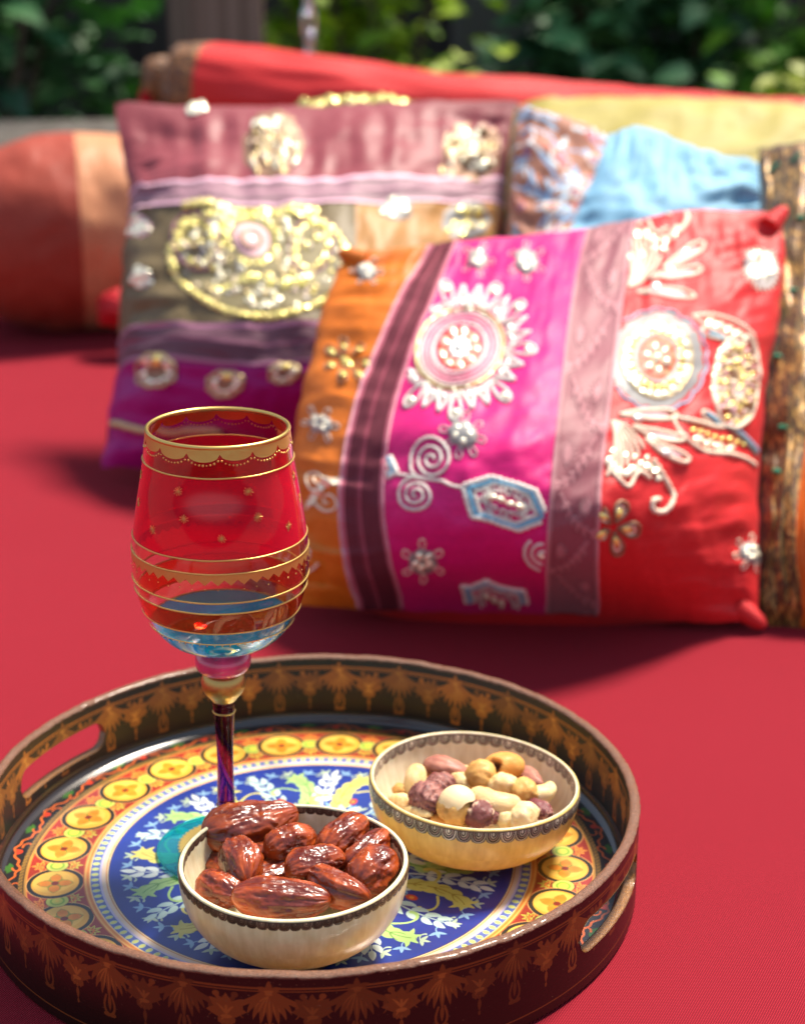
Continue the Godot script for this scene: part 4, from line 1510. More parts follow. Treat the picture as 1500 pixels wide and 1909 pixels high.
func nuts_bowl() -> void:
	var c := Vector3(0.0338, FLOOR, -0.7620)
	var b := horn_bowl("yellowish translucent bowl of mixed nuts, farther right on the tray", c, 0.0520, 0.0372, false, lin(0.95, 0.78, 0.29), lin(0.97, 0.91, 0.72), Color(0.80, 0.68, 0.28), Color(1, 0.97, 0.95), 46, 0.92)
	b.rotation.z = deg_to_rad(-3.0)
	b.position.y += 0.0014
	M.nut = mat(Color.WHITE, 0.55, {"vc": true, "coat": 0.10, "coat_rough": 0.3, "bump": T.fine, "depth": 0.02, "uvs": Vector3(1.4, 1.4, 1), "sss": 0.12, "spec": 0.35})
	var tan_ := [Color(0.46, 0.22, 0.05), Color(0.66, 0.38, 0.12)]
	var pale := [Color(0.62, 0.38, 0.13), Color(0.82, 0.63, 0.34)]
	var pink := [Color(0.21, 0.060, 0.045), Color(0.44, 0.19, 0.13)]
	var plum := [Color(0.090, 0.022, 0.026), Color(0.36, 0.16, 0.13)]
	var oran := [Color(0.52, 0.20, 0.03), Color(0.66, 0.32, 0.08)]
	# zoomed x, y (3.66 x from 680, 1350), height, kind, length and width in zoomed units, angle, tip, colours, label
	var L := [
		[560, 300, 0.040, "almond", 300, 175, 0.20, -0.05, pink, "brown almond at the back left of the nut bowl"],
		[345, 390, 0.036, "half", 215, 135, -1.25, 0.75, pale, "pale peanut half standing up at the left wall of the bowl"],
		[462, 350, 0.035, "round", 170, 130, 0.2, 0.0, oran, "small orange coated nut wedged behind the candied nut"],
		[515, 425, 0.040, "candied", 190, 180, -0.5, 0.1, plum, "upper plum coloured candied nut left of the centre"],
		[425, 510, 0.040, "candied", 235, 215, 0.9, 0.0, plum, "large wrinkled plum coloured candied nut at left"],
		[648, 395, 0.038, "round", 145, 135, 0.4, 0.2, pale, "ivory macadamia between the candied nut and the tan hazelnut"],
		[672, 345, 0.034, "round", 150, 120, 0.2, 0.0, pale, "pale nut tucked behind the ivory macadamia"],
		[790, 350, 0.042, "round", 185, 190, -1.2, 0.4, tan_, "smooth tan hazelnut leaning against the orange hollow nut"],
		[945, 290, 0.043, "hollow", 255, 185, -0.10, 0.0, oran, "orange coated nut with a dark broken hole"],
		[940, 415, 0.040, "round", 195, 150, 0.15, 0.1, pale, "ivory blanched hazelnut below the orange hollow nut"],
		[1120, 360, 0.036, "almond", 240, 130, 0.62, 0.0, pink, "reddish almond half hidden at the right wall of the bowl"],
		[1075, 460, 0.038, "round", 170, 170, 0.1, 0.0, tan_, "folded golden nut at the root of the right cashew"],
		[1200, 460, 0.036, "cashew", 230, 130, -0.35, 0.0, pale, "golden cashew with its tip to the right wall"],
		[885, 530, 0.040, "cashew", 300, 190, 0.15, 0.0, [Color(0.56, 0.31, 0.10), Color(0.76, 0.53, 0.27)], "large curved cashew in the middle of the nut bowl"],
		[615, 575, 0.041, "round", 215, 195, -0.5, 0.1, tan_, "big tan nut with a cracked shell in front of the bowl centre"],
		[770, 615, 0.039, "skinned", 185, 175, 0.3, 0.0, [Color(0.15, 0.045, 0.040), Color(0.64, 0.44, 0.30)], "dark hazelnut with white patches at the front rim"],
		[850, 625, 0.037, "skinned", 120, 125, 0.3, 0.0, [Color(0.18, 0.055, 0.048), Color(0.62, 0.42, 0.30)], "small dark skinned nut touching the white patched hazelnut"],
		[1185, 580, 0.035, "skinned", 185, 125, 0.5, 0.0, [Color(0.16, 0.042, 0.045), Color(0.50, 0.28, 0.22)], "dark reddish hazelnut by itself at the right front rim"],
		[1075, 625, 0.036, "round", 185, 170, -0.3, 0.2, [Color(0.66, 0.42, 0.18), Color(0.84, 0.68, 0.40)], "whitish broken macadamia at the right of the front row"],
		[945, 640, 0.035, "round", 130, 130, 0.0, 0.0, pale, "small ivory nut left of the broken macadamia"],
		[252, 535, 0.033, "round", 155, 120, 0.3, 0.0, pale, "pale yellow nut at the left wall below the standing peanut"],
		[365, 605, 0.036, "half", 180, 95, 0.30, 0.05, pale, "peanut half lying at the front left rim of the nut bowl"],
		[240, 450, 0.032, "round", 105, 90, 0.5, 0.0, tan_, "tiny golden nut at the far left wall"],
		[520, 655, 0.034, "half", 125, 80, 0.15, 0.0, oran, "small orange peanut chip at the front rim"],
		[630, 690, 0.032, "round", 135, 95, 0.0, 0.0, tan_, "tan nut barely showing over the front rim"],
		[830, 700, 0.032, "half", 150, 80, 0.0, 0.0, pale, "pale peanut barely showing beneath the dark hazelnut"]]
	var n := 0
	for s in L:
		n += 1
		var px: float = 680.0 + s[0] / 3.6585
		var py: float = 1350.0 + s[1] / 3.6585
		var k := 8.6e-5
		var o := put(nut_mesh(s[3], 500 + n * 13, s[4] * k, s[5] * k, s[8][0], s[8][1]), "nut", M.nut)
		o.transform = Transform3D(lie(s[6], s[7], rng.randf_range(-0.4, 0.4) if s[3] != "hollow" else 0.0), on_ray(px, py, s[2]))
		tag(o, s[9], "nut", "mixed nuts in the bowl")
		if n == 15:                          # the lifted half of its cracked shell
			var sh := MB.new()
			var p := PackedVector3Array()
			var r: float = s[4] * k * 0.53
			for i in 13:
				for j in 25:
					var a := TAU * j / 24
					var th := 1.25 * i / 12.0 + 0.10 * sin(a * 5.0) * i / 12.0
					p.append(Vector3(sin(th) * cos(a), cos(th), sin(th) * sin(a)) * r)
			sh.grid(p, 13, 25, PackedVector2Array(), true, false, true)
			var so := put(sh, "shell", mat(lin(0.76, 0.57, 0.32), 0.6, {"sss": 0.1}), o)
			so.transform = Transform3D(o.transform.basis.inverse() * Basis(Vector3.BACK, 0.25), o.transform.basis.inverse() * Vector3(0.0012, 0.0010, -0.0016))
	# a lower layer that carries them
	for k in 9:
		var a := TAU * k / 9
		var o := put(nut_mesh("round", 900 + k, 0.015, 0.0125, tan_[0], tan_[1]), "nut", M.nut)
		o.position = c + Vector3(cos(a) * 0.025, 0.0165, sin(a) * 0.025)
		tag(o, "golden nut lying at the bottom of the nut bowl under the others", "nut", "nuts under the top layer")

# ------------------------------------------------------------------ embroidery
func net(rows: Array) -> Array:
	var o := []
	for r in rows:
		var line := []
		for k in range(0, r.size(), 2):
			line.append(Vector2(r[k], r[k + 1]))
		o.append(line)
	return o

func oval(c: Vector2, rx: float, ry: float, ang: float, k := 40, ruffle := 0.0, waves := 0) -> PackedVector2Array:
	var o := PackedVector2Array()
	for s in k:
		var f := 1.0 + ruffle * absf(sin(s * PI * waves / k)) if waves else 1.0
		o.append(c + Vector2(cos(TAU * s / k) * rx, sin(TAU * s / k) * ry).rotated(ang) * f)
	return o

func spiral(c: Vector2, r: float, turns: float, a0: float, sgn := 1.0, k := 44) -> PackedVector2Array:
	var o := PackedVector2Array()
	for s in k + 1:
		var t := float(s) / k
		o.append(c + Vector2.from_angle(a0 + sgn * TAU * turns * t) * r * (1.0 - 0.93 * t))
	return o

func drop(p: Vector2, dir: float, ln: float, wd: float, k := 16) -> PackedVector2Array:
	var o := PackedVector2Array()
	var d := Vector2.from_angle(dir)
	for s in k:
		var t := TAU * s / k
		var along := 0.5 - 0.5 * cos(t)
		o.append(p + d * ln * along + d.orthogonal() * wd * sin(t) * pow(along, 0.6))
	return o

func line(p: Array, per := 5) -> PackedVector2Array:
	return smooth_open(p, per)

static func smooth_open(a: Array, per: int) -> PackedVector2Array:
	var o := PackedVector2Array()
	var m := a.size()
	for k in m - 1:
		var p0: Vector2 = a[k - 1] if k > 0 else a[0] * 2.0 - a[1]
		var p3: Vector2 = a[k + 2] if k < m - 2 else a[m - 1] * 2.0 - a[m - 2]
		for s in per:
			o.append(a[k].cubic_interpolate(a[k + 1], p0, p3, float(s) / per))
	o.append(a[m - 1])
	return o

# one motif: its threads by material, committed as a part with its beads and other threads as sub-parts
class Motif:
	var by := {}
	func of(k: String) -> MB:
		if not by.has(k):
			by[k] = MB.new()
		return by[k]

func finish(m: Motif, called: String, pl: Pillow, stuff := true) -> void:
	var first: Node = null
	for k in m.by:
		if m.by[k].empty():
			continue
		var kind := "stuff" if stuff and (k.begins_with("sequin") or k == "silver") else ""
		var names := {"white_thread": "white_stitching", "cream_thread": "cream_stitching", "pink_thread": "pink_stitching", "gold_thread": "gold_stitching", "dark_thread": "dark_stitching", "blue_thread": "blue_stitching", "gold_ground": "gold_ground", "moss_satin": "moss_ground", "plum_thread": "plum_stitching", "grey_satin": "grey_satin_stitch", "red_patch": "red_ground", "sequin": "sequins", "sequin_gold": "gold_sequins", "silver": "silver_beads"}
		if first == null:
			first = put(m.by[k], called, M[k], pl.root)
		else:
			put(m.by[k], names.get(k, k), M[k], first, kind)

func small_flower(pl: Pillow, called: String, x: float, y: float, r: float, thread := "white_thread", loops := 6, ang := 0.0) -> void:
	var m := Motif.new()
	for k in loops:
		var a := TAU * k / loops + ang
		pl.thread(m.of(thread), drop(Vector2(x, y) + Vector2.from_angle(a) * r * 0.55, a, r * 0.62, r * 0.22, 10), 0.0006, true)
	pl.satin(m.of("grey_satin"), oval(Vector2(x, y), r * 0.72, r * 0.62, ang, 14, 0.12, 7), 0.0030)
	for k in 5:
		var a := TAU * k / 5 + ang
		pl.bead(m.of("sequin"), x + cos(a) * r * 0.36, y + sin(a) * r * 0.34, r * 0.22, r * 0.2, a, 0.0022, Vector2(rng.randf_range(-9, 9), rng.randf_range(-9, 9)))
	finish(m, called, pl)

func row_of_sequins(pl: Pillow, mb: MB, pts: PackedVector2Array, r: float, gap: float) -> void:
	var left := 0.0
	for k in pts.size() - 1:
		var d := pts[k].distance_to(pts[k + 1])
		while left < d:
			var p := pts[k].lerp(pts[k + 1], left / d)
			pl.bead(mb, p.x, p.y, r * rng.randf_range(0.85, 1.1), r * rng.randf_range(0.8, 1.05), rng.randf() * 3.0, 0.0009, Vector2(rng.randf_range(-26, 26), rng.randf_range(-26, 26)))
			left += gap
		left -= d

func front_pillow() -> void:
	var pl := Pillow.new()
	pl.root = thing("embroidered_cushion", "foreground cushion of orange, hot pink and red silk strips with white and gold embroidery", "cushion", Vector3.ZERO, "cushions piled on the red cloth")
	var o := Vector3(0.08, 0.02, -1.072)
	pl.sag = 1.45
	pl.setup(self, net([
		[644, 474, 800, 456, 850, 450, 968, 440, 1094, 424, 1181, 410, 1300, 392, 1456, 398],
		[606, 570, 738, 566, 803, 566, 935, 560, 1066, 558, 1160, 552, 1305, 540, 1462, 520],
		[562, 735, 668, 735, 741, 735, 895, 735, 1045, 730, 1138, 728, 1285, 722, 1430, 700],
		[536, 900, 634, 905, 714, 905, 870, 905, 1028, 903, 1119, 903, 1265, 900, 1415, 895],
		[530, 1040, 642, 1042, 727, 1042, 872, 1044, 1018, 1044, 1113, 1044, 1262, 1045, 1414, 1050],
		[550, 1128, 668, 1136, 750, 1140, 882, 1142, 1015, 1142, 1112, 1148, 1260, 1160, 1412, 1160]]), o, deg_to_rad(45), 0.0, 0.132, 0.0050, 51, 0.74)
	pl.root.position = o
	var orange := silk(0.75, 0.18, 0.010, Vector3(2, 4, 1))
	var pink := silk(0.80, 0.012, 0.215, Vector3(3, 5, 1))
	var red := silk(0.72, 0.022, 0.026, Vector3(3, 5, 1))
	var ribbon := mat(Color(0.70, 0.40, 0.46), 0.75, {"tex": T.ribbon, "uvs": Vector3(1, 10, 1), "spec": 0.25, "bump": T.twill_h, "depth": 0.03})
	var scroll := mat(Color(1, 1, 1), 0.6, {"tex": T.trim, "rim": 0.3, "bump": T.trim_h, "depth": 0.22})
	var jobs := [["orange_panel", 0.0, 1.0, orange, 0.0, 24], ["lined_ribbon", 1.0, 2.0, ribbon, 0.0012, 12], ["pink_panel", 2.0, 4.0, pink, 0.0, 44], ["scrolled_ribbon", 4.0, 5.0, scroll, 0.0014, 14], ["red_panel", 5.0, 7.0, red, 0.0, 50]]
	for j in jobs:
		var mb := MB.new()
		pl.patch(mb, j[1], j[2], 0.0, 5.0, j[5], 96, j[4])
		put(mb, j[0], j[3], pl.root)
	var back := MB.new()
	pl.patch(back, 0, 7, 0, 5, 40, 40, 0.0, -1.0)
	put(back, "back_panel", red, pl.root)
	for i in [1.0, 2.0, 4.0, 5.0]:
		var path := PackedVector3Array()
		for k in 97:
			path.append(pl.surf(i, 0.02 + 4.96 * k / 96.0, 0.0007))
		var mb := MB.new()
		mb.tube(path, 0.0012 if i == 1.0 else 0.0006, 6)
		put(mb, "ribbon_edge", mat(lin(0.58, 0.29, 0.34), 0.7), pl.root)
	for cpt in [[7.0, 0.0, 0.55, 0.65], [7.0, 5.0, 0.6, -0.5], [0.0, 0.0, -0.7, 0.3]]:      # the gathered corners
		var ear := MB.new()
		var q := pl.surf(cpt[0], cpt[1])
		var d: Vector3 = (pl.ex * cpt[2] + pl.ey * cpt[3]).normalized()
		ear.tube(PackedVector3Array([q - d * 0.016, q - d * 0.006, q + d * 0.002, q + d * 0.006]), [0.0085, 0.0070, 0.0050, 0.002], 10)
		put(ear, "gathered_corner", orange if cpt[0] == 0.0 else red, pl.root)

	# orange panel
	small_flower(pl, "white_flower_motif", 684, 508, 26)
	small_flower(pl, "white_flower_motif", 598, 798, 30)
	var m := Motif.new()
	for k in 7:
		var a := TAU * k / 7
		pl.thread(m.of("dark_thread"), drop(Vector2(648, 675) + Vector2.from_angle(a) * 12, a, 34, 11), 0.0008, true)
		pl.bead(m.of("sequin_gold"), 648 + cos(a) * 34, 675 + sin(a) * 30, 7, 6, a, 0.0012, Vector2(rng.randf_range(-20, 20), rng.randf_range(-20, 20)))
	pl.bead(m.of("sequin_gold"), 646, 676, 13, 9, 0.6, 0.003)
	finish(m, "gold_flower_motif", pl)
	m = Motif.new()
	pl.thread(m.of("cream_thread"), line([Vector2(572, 960), Vector2(590, 930), Vector2(615, 905), Vector2(640, 890)]), 0.0016)
	pl.thread(m.of("cream_thread"), spiral(Vector2(592, 905), 22, 1.6, 1.0), 0.0011)
	pl.thread(m.of("cream_thread"), spiral(Vector2(612, 938), 26, 1.5, -2.0, -1.0), 0.0011)
	row_of_sequins(pl, m.of("sequin"), line([Vector2(578, 948), Vector2(600, 918), Vector2(632, 895)]), 8, 12)
	finish(m, "swirl_motif", pl)
	m = Motif.new()
	pl.thread(m.of("cream_thread"), spiral(Vector2(566, 1045), 30, 1.4, 0.4), 0.0011)
	finish(m, "swirl_motif", pl)

	# pink panel
	pl.clip = Vector2(2.03, 3.97)
	m = Motif.new()
	var c := Vector2(856, 652)
	var tl := -0.62
	pl.satin(m.of("red_patch"), oval(c, 46, 40, tl, 24), 0.0012)
	pl.thread(m.of("white_thread"), oval(c, 52, 43, tl), 0.0015, true)
	for k in [61.0, 70.0]:
		pl.thread(m.of("pink_thread"), oval(c, k, k * 0.83, tl), 0.0012, true)
	pl.thread(m.of("white_thread"), oval(c, 78, 65, tl), 0.0013, true)
	pl.thread(m.of("gold_thread"), oval(c, 86, 73, tl), 0.0017, true)
	for k in 9:
		var a := TAU * k / 9
		var p := c + Vector2(cos(a) * 33, sin(a) * 28).rotated(tl)
		pl.bead(m.of("sequin"), p.x, p.y, 8, 8, 0, 0.0012, Vector2(rng.randf_range(-20, 20), rng.randf_range(-20, 20)))
		p = c + Vector2(cos(a) * 15, sin(a) * 13).rotated(tl)
		pl.bead(m.of("silver"), p.x, p.y, 8, 7, a, 0.0022)
	pl.bead(m.of("silver"), c.x, c.y, 10, 9, 0, 0.004)
	row_of_sequins(pl, m.of("sequin"), oval(c, 86, 73, tl, 48), 4.5, 26)
	var np := 26
	for k in np:
		var a := TAU * k / np
		var e := Vector2(cos(a), sin(a) * 0.85).rotated(tl)
		var dir := e.angle()
		var b0 := c + e * 92
		if k % 3 == 0:
			pl.thread(m.of("white_thread"), drop(b0, dir, 56, 14), 0.0014, true)
			pl.bead(m.of("sequin"), b0.x + cos(dir) * 42, b0.y + sin(dir) * 42, 8, 7, 0, 0.0016, Vector2(rng.randf_range(-16, 16), rng.randf_range(-16, 16)))
		else:
			var t := e.orthogonal().normalized()
			pl.thread(m.of("white_thread"), PackedVector2Array([b0 + t * 15, b0 + t * 8 + e * 18, b0 + e * 44, b0 - t * 8 + e * 18, b0 - t * 15]), 0.0017)
			pl.thread(m.of("white_thread"), PackedVector2Array([b0 + t * 6, b0 + e * 20, b0 - t * 6]), 0.0012)
			pl.bead(m.of("silver"), b0.x + e.x * 10, b0.y + e.y * 10, 5, 5, 0, 0.0014)
	finish(m, "sun_motif", pl)
	small_flower(pl, "white_flower_motif", 862, 815, 37, "white_thread", 8, 0.2)
	small_flower(pl, "white_flower_motif", 981, 487, 31, "white_thread", 6, 0.5)
	small_flower(pl, "white_flower_motif", 890, 482, 27, "white_thread", 5, 0.1)
	small_flower(pl, "white_flower_motif", 788, 1052, 37, "cream_thread", 6, 0.5)
	m = Motif.new()
	pl.thread(m.of("white_thread"), line([Vector2(735, 882), Vector2(775, 890), Vector2(815, 895), Vector2(840, 904), Vector2(864, 908)]), 0.0013)
	pl.thread(m.of("white_thread"), line([Vector2(784, 892), Vector2(768, 880), Vector2(766, 862)]), 0.0012)
	pl.thread(m.of("white_thread"), spiral(Vector2(805, 858), 40, 2.6, 2.9), 0.0013)
	pl.thread(m.of("white_thread"), spiral(Vector2(776, 925), 37, 2.6, -1.2, -1.0), 0.0013)
	finish(m, "spiral_motif", pl)
	m = Motif.new()
	pl.thread(m.of("white_thread"), spiral(Vector2(1008, 1040), 34, 2.4, -2.2, -1.0), 0.0013)
	pl.bead(m.of("sequin"), 1008, 1041, 6, 6, 0, 0.002)
	finish(m, "spiral_motif", pl)
	for h in [[Vector2(942, 936), 0.0, 1.0], [Vector2(925, 1133), 0.06, 0.84], [Vector2(694, 862), 0.0, 0.6]]:
		m = Motif.new()
		var cen: Vector2 = h[0]
		var f: float = h[2]
		var raw := [Vector2(-80, -30), Vector2(-28, -51), Vector2(56, -24), Vector2(79, 30), Vector2(24, 54), Vector2(-62, 28)]
		for lay in [[1.0, "white_thread", 0.0019], [0.87, "blue_thread", 0.0018], [0.74, "white_thread", 0.0014]]:
			var hex := PackedVector2Array()
			for k in 6:
				for s in 5:
					hex.append(cen + raw[k].lerp(raw[(k + 1) % 6], s / 5.0).rotated(h[1]) * f * lay[0])
			pl.thread(m.of(lay[1]), hex, lay[2], true)
		for k in 16:
			var a := TAU * k / 16
			pl.thread(m.of("white_thread"), spiral(cen + Vector2(cos(a) * 42, sin(a) * 22).rotated(0.32) * f, 10 * f, 1.2, a, 1.0 if k % 2 else -1.0, 12), 0.0009)
		for s in 4:
			pl.bead(m.of("sequin"), cen.x + (s - 1.5) * 17 * f, cen.y + (s - 1.5) * 6 * f, 9 * f, 7 * f, 0.3, 0.0022, Vector2(rng.randf_range(-14, 14), 0))
		finish(m, "hexagon_motif", pl)

	# red panel
	pl.clip = Vector2(5.03, 7)
	m = Motif.new()
	c = Vector2(1222, 672)
	pl.satin(m.of("grey_satin"), oval(c, 90, 88, 0, 72, 0.045, 18), 0.0007)
	pl.satin(m.of("gold_ground"), oval(c, 66, 68, 0, 40), 0.0012)
	pl.satin(m.of("red_patch"), oval(c, 38, 40, 0, 30), 0.0016)
	pl.thread(m.of("blue_thread"), oval(c, 91, 89, 0, 72, 0.045, 18), 0.0010, true)
	pl.thread(m.of("gold_thread"), oval(c, 66, 68, 0), 0.0015, true)
	pl.thread(m.of("pink_thread"), oval(c, 40, 42, 0), 0.0018, true)
	row_of_sequins(pl, m.of("sequin"), oval(c, 60, 62, 0, 50), 8.5, 15)
	row_of_sequins(pl, m.of("sequin_gold"), oval(c, 48, 50, 0, 50), 6.5, 14)
	for k in 6:
		var a := TAU * k / 6 + 0.3
		pl.bead(m.of("sequin"), c.x + cos(a) * 19, c.y + sin(a) * 19, 10, 7, a, 0.003)
	pl.bead(m.of("sequin"), c.x, c.y, 9, 9, 0, 0.004)
	finish(m, "rosette_motif", pl)
	for fan in [[Vector2(1160, 545), -1.0], [Vector2(1128, 775), 1.0]]:
		m = Motif.new()
		var b0: Vector2 = fan[0]
		var w: float = fan[1]
		for k in 7:                          # ribs of the leaf
			var a := (0.25 + 0.18 * k) * w
			var st := PackedVector2Array()
			for s in 9:
				var t := s / 8.0
				st.append(b0 + Vector2(12 + 78 * t * cos(a * 0.9 + 0.5 * t * w), (10 + 104 * t * sin(absf(a) * 0.8 + 0.35 * t)) * w))
			pl.thread(m.of("cream_thread"), st, 0.0014)
		for k in 3:                          # pointed leaflets on the side
			var a: float = (-0.05 + 0.30 * k) * w
			pl.thread(m.of("cream_thread"), drop(b0 + Vector2(26 + 24 * k, 22 * k * w), a, 108 - 8 * k, 12, 20), 0.0018, true)
			pl.satin(m.of("pink_thread"), drop(b0 + Vector2(30 + 24 * k, 22 * k * w), a, 92 - 8 * k, 9, 14), 0.0010)
			pl.bead(m.of("silver"), b0.x + 62 + 26 * k, b0.y + (34 * k + 6) * w, 11, 7, a, 0.0018)
		var tip := b0 + Vector2(78, 118 * w)
		var hook := [tip + Vector2(10, -34 * w), tip + Vector2(34, 4 * w), tip + Vector2(48, 34 * w), tip + Vector2(36, 62 * w), tip + Vector2(12, 62 * w), tip + Vector2(10, 44 * w), tip + Vector2(24, 40 * w)] if w > 0 else [tip + Vector2(-8, 24), tip + Vector2(26, 10), tip + Vector2(42, -18), tip + Vector2(28, -44), tip + Vector2(4, -46), tip + Vector2(-2, -28), tip + Vector2(12, -22)]
		pl.thread(m.of("cream_thread"), line(hook), 0.0022)
		pl.thread(m.of("cream_thread"), line([b0 + Vector2(4, 96 * w), b0 + Vector2(40, 136 * w), b0 + Vector2(60, 108 * w), b0 + Vector2(84, 118 * w)]), 0.0018)
		row_of_sequins(pl, m.of("sequin"), line([b0 + Vector2(8, 84 * w), b0 + Vector2(34, 112 * w), b0 + Vector2(58, 96 * w), b0 + Vector2(88, 100 * w), b0 + Vector2(104, 122 * w)]), 9, 15)
		row_of_sequins(pl, m.of("sequin"), line([b0 + Vector2(14, 66 * w), b0 + Vector2(50, 78 * w), b0 + Vector2(86, 82 * w)]), 7, 22)
		finish(m, "leaf_fan_motif", pl)
	m = Motif.new()                           # winged paisley at the right
	pl.thread(m.of("cream_thread"), line([Vector2(1290, 592), Vector2(1335, 592), Vector2(1378, 615), Vector2(1402, 662), Vector2(1408, 720)]), 0.0020)
	pl.thread(m.of("cream_thread"), line([Vector2(1290, 592), Vector2(1318, 618), Vector2(1350, 636)]), 0.0016)
	pl.thread(m.of("cream_thread"), drop(Vector2(1352, 642), PI + 0.45, 52, 10), 0.0014, true)
	pl.thread(m.of("blue_thread"), line([Vector2(1345, 640), Vector2(1318, 628)]), 0.0020)
	for k in 120:
		var a := k * 2.39996
		var q := Vector2(1366, 726) + Vector2(cos(a) * 35, sin(a) * 83) * sqrt((k + 0.5) / 120.0)
		pl.bead(m.of(["gold_thread", "pink_thread", "dark_thread", "sequin_gold", "cream_thread"][k % 5]), q.x, q.y, 5.5, 4.5, a, 0.0016, Vector2(rng.randf_range(-20, 20), rng.randf_range(-20, 20)))
	pl.thread(m.of("cream_thread"), oval(Vector2(1366, 726), 40, 90, 0.05), 0.0020, true)
	row_of_sequins(pl, m.of("sequin"), line([Vector2(1334, 760), Vector2(1330, 710), Vector2(1342, 664), Vector2(1366, 648)]), 8, 14)
	row_of_sequins(pl, m.of("sequin_gold"), line([Vector2(1368, 668), Vector2(1380, 720), Vector2(1372, 775), Vector2(1390, 800)]), 7, 13)
	row_of_sequins(pl, m.of("sequin"), line([Vector2(1322, 606), Vector2(1358, 622), Vector2(1384, 648)]), 9, 17)
	pl.thread(m.of("cream_thread"), drop(Vector2(1342, 810), PI + 0.75, 50, 9), 0.0014, true)
	pl.thread(m.of("blue_thread"), line([Vector2(1312, 778), Vector2(1334, 800)]), 0.0020)
	pl.thread(m.of("cream_thread"), line([Vector2(1338, 808), Vector2(1290, 790), Vector2(1256, 775), Vector2(1275, 820), Vector2(1310, 850), Vector2(1360, 866), Vector2(1416, 884)]), 0.0019)
	pl.thread(m.of("grey_satin"), line([Vector2(1335, 800), Vector2(1370, 830), Vector2(1414, 868)]), 0.0018)
	pl.thread(m.of("blue_thread"), line([Vector2(1356, 812), Vector2(1390, 838), Vector2(1414, 856)]), 0.0018)
	row_of_sequins(pl, m.of("sequin"), line([Vector2(1300, 826), Vector2(1330, 842), Vector2(1372, 854)]), 9, 20)
	row_of_sequins(pl, m.of("sequin_gold"), line([Vector2(1290, 806), Vector2(1330, 826), Vector2(1380, 846)]), 5, 14)
	finish(m, "winged_paisley_motif", pl)
	m = Motif.new()
	pl.satin(m.of("white_thread"), oval(Vector2(1418, 505), 26, 38, -0.45, 44, 0.22, 22), 0.0016)
	for k in 24:
		var a := TAU * k / 24
		var p := Vector2(1418, 505) + Vector2(cos(a) * 24, sin(a) * 36).rotated(-0.45)
		var p2 := Vector2(1418, 505) + Vector2(cos(a) * 35, sin(a) * 47).rotated(-0.45)
		pl.thread(m.of("cream_thread"), PackedVector2Array([p, p.lerp(p2, 0.5), p2]), 0.0009)
	row_of_sequins(pl, m.of("sequin"), oval(Vector2(1418, 505), 14, 22, -0.45, 20), 9, 15)
	finish(m, "fringed_oval_motif", pl)
	m = Motif.new()
	for k in 5:
		var a := 0.1 + TAU * k / 5
		pl.thread(m.of("dark_thread"), drop(Vector2(1142, 986) + Vector2.from_angle(a) * 8, a, 42, 16), 0.0014, true)
		pl.thread(m.of("cream_thread"), drop(Vector2(1142, 986) + Vector2.from_angle(a) * 8, a, 33, 10), 0.0010, true)
		pl.bead(m.of("sequin_gold"), 1142 + cos(a) * 26, 986 + sin(a) * 26, 10, 6, a, 0.0012)
	finish(m, "daisy_motif", pl)
	small_flower(pl, "white_flower_motif", 1394, 1040, 30, "cream_thread", 7, 0.3)

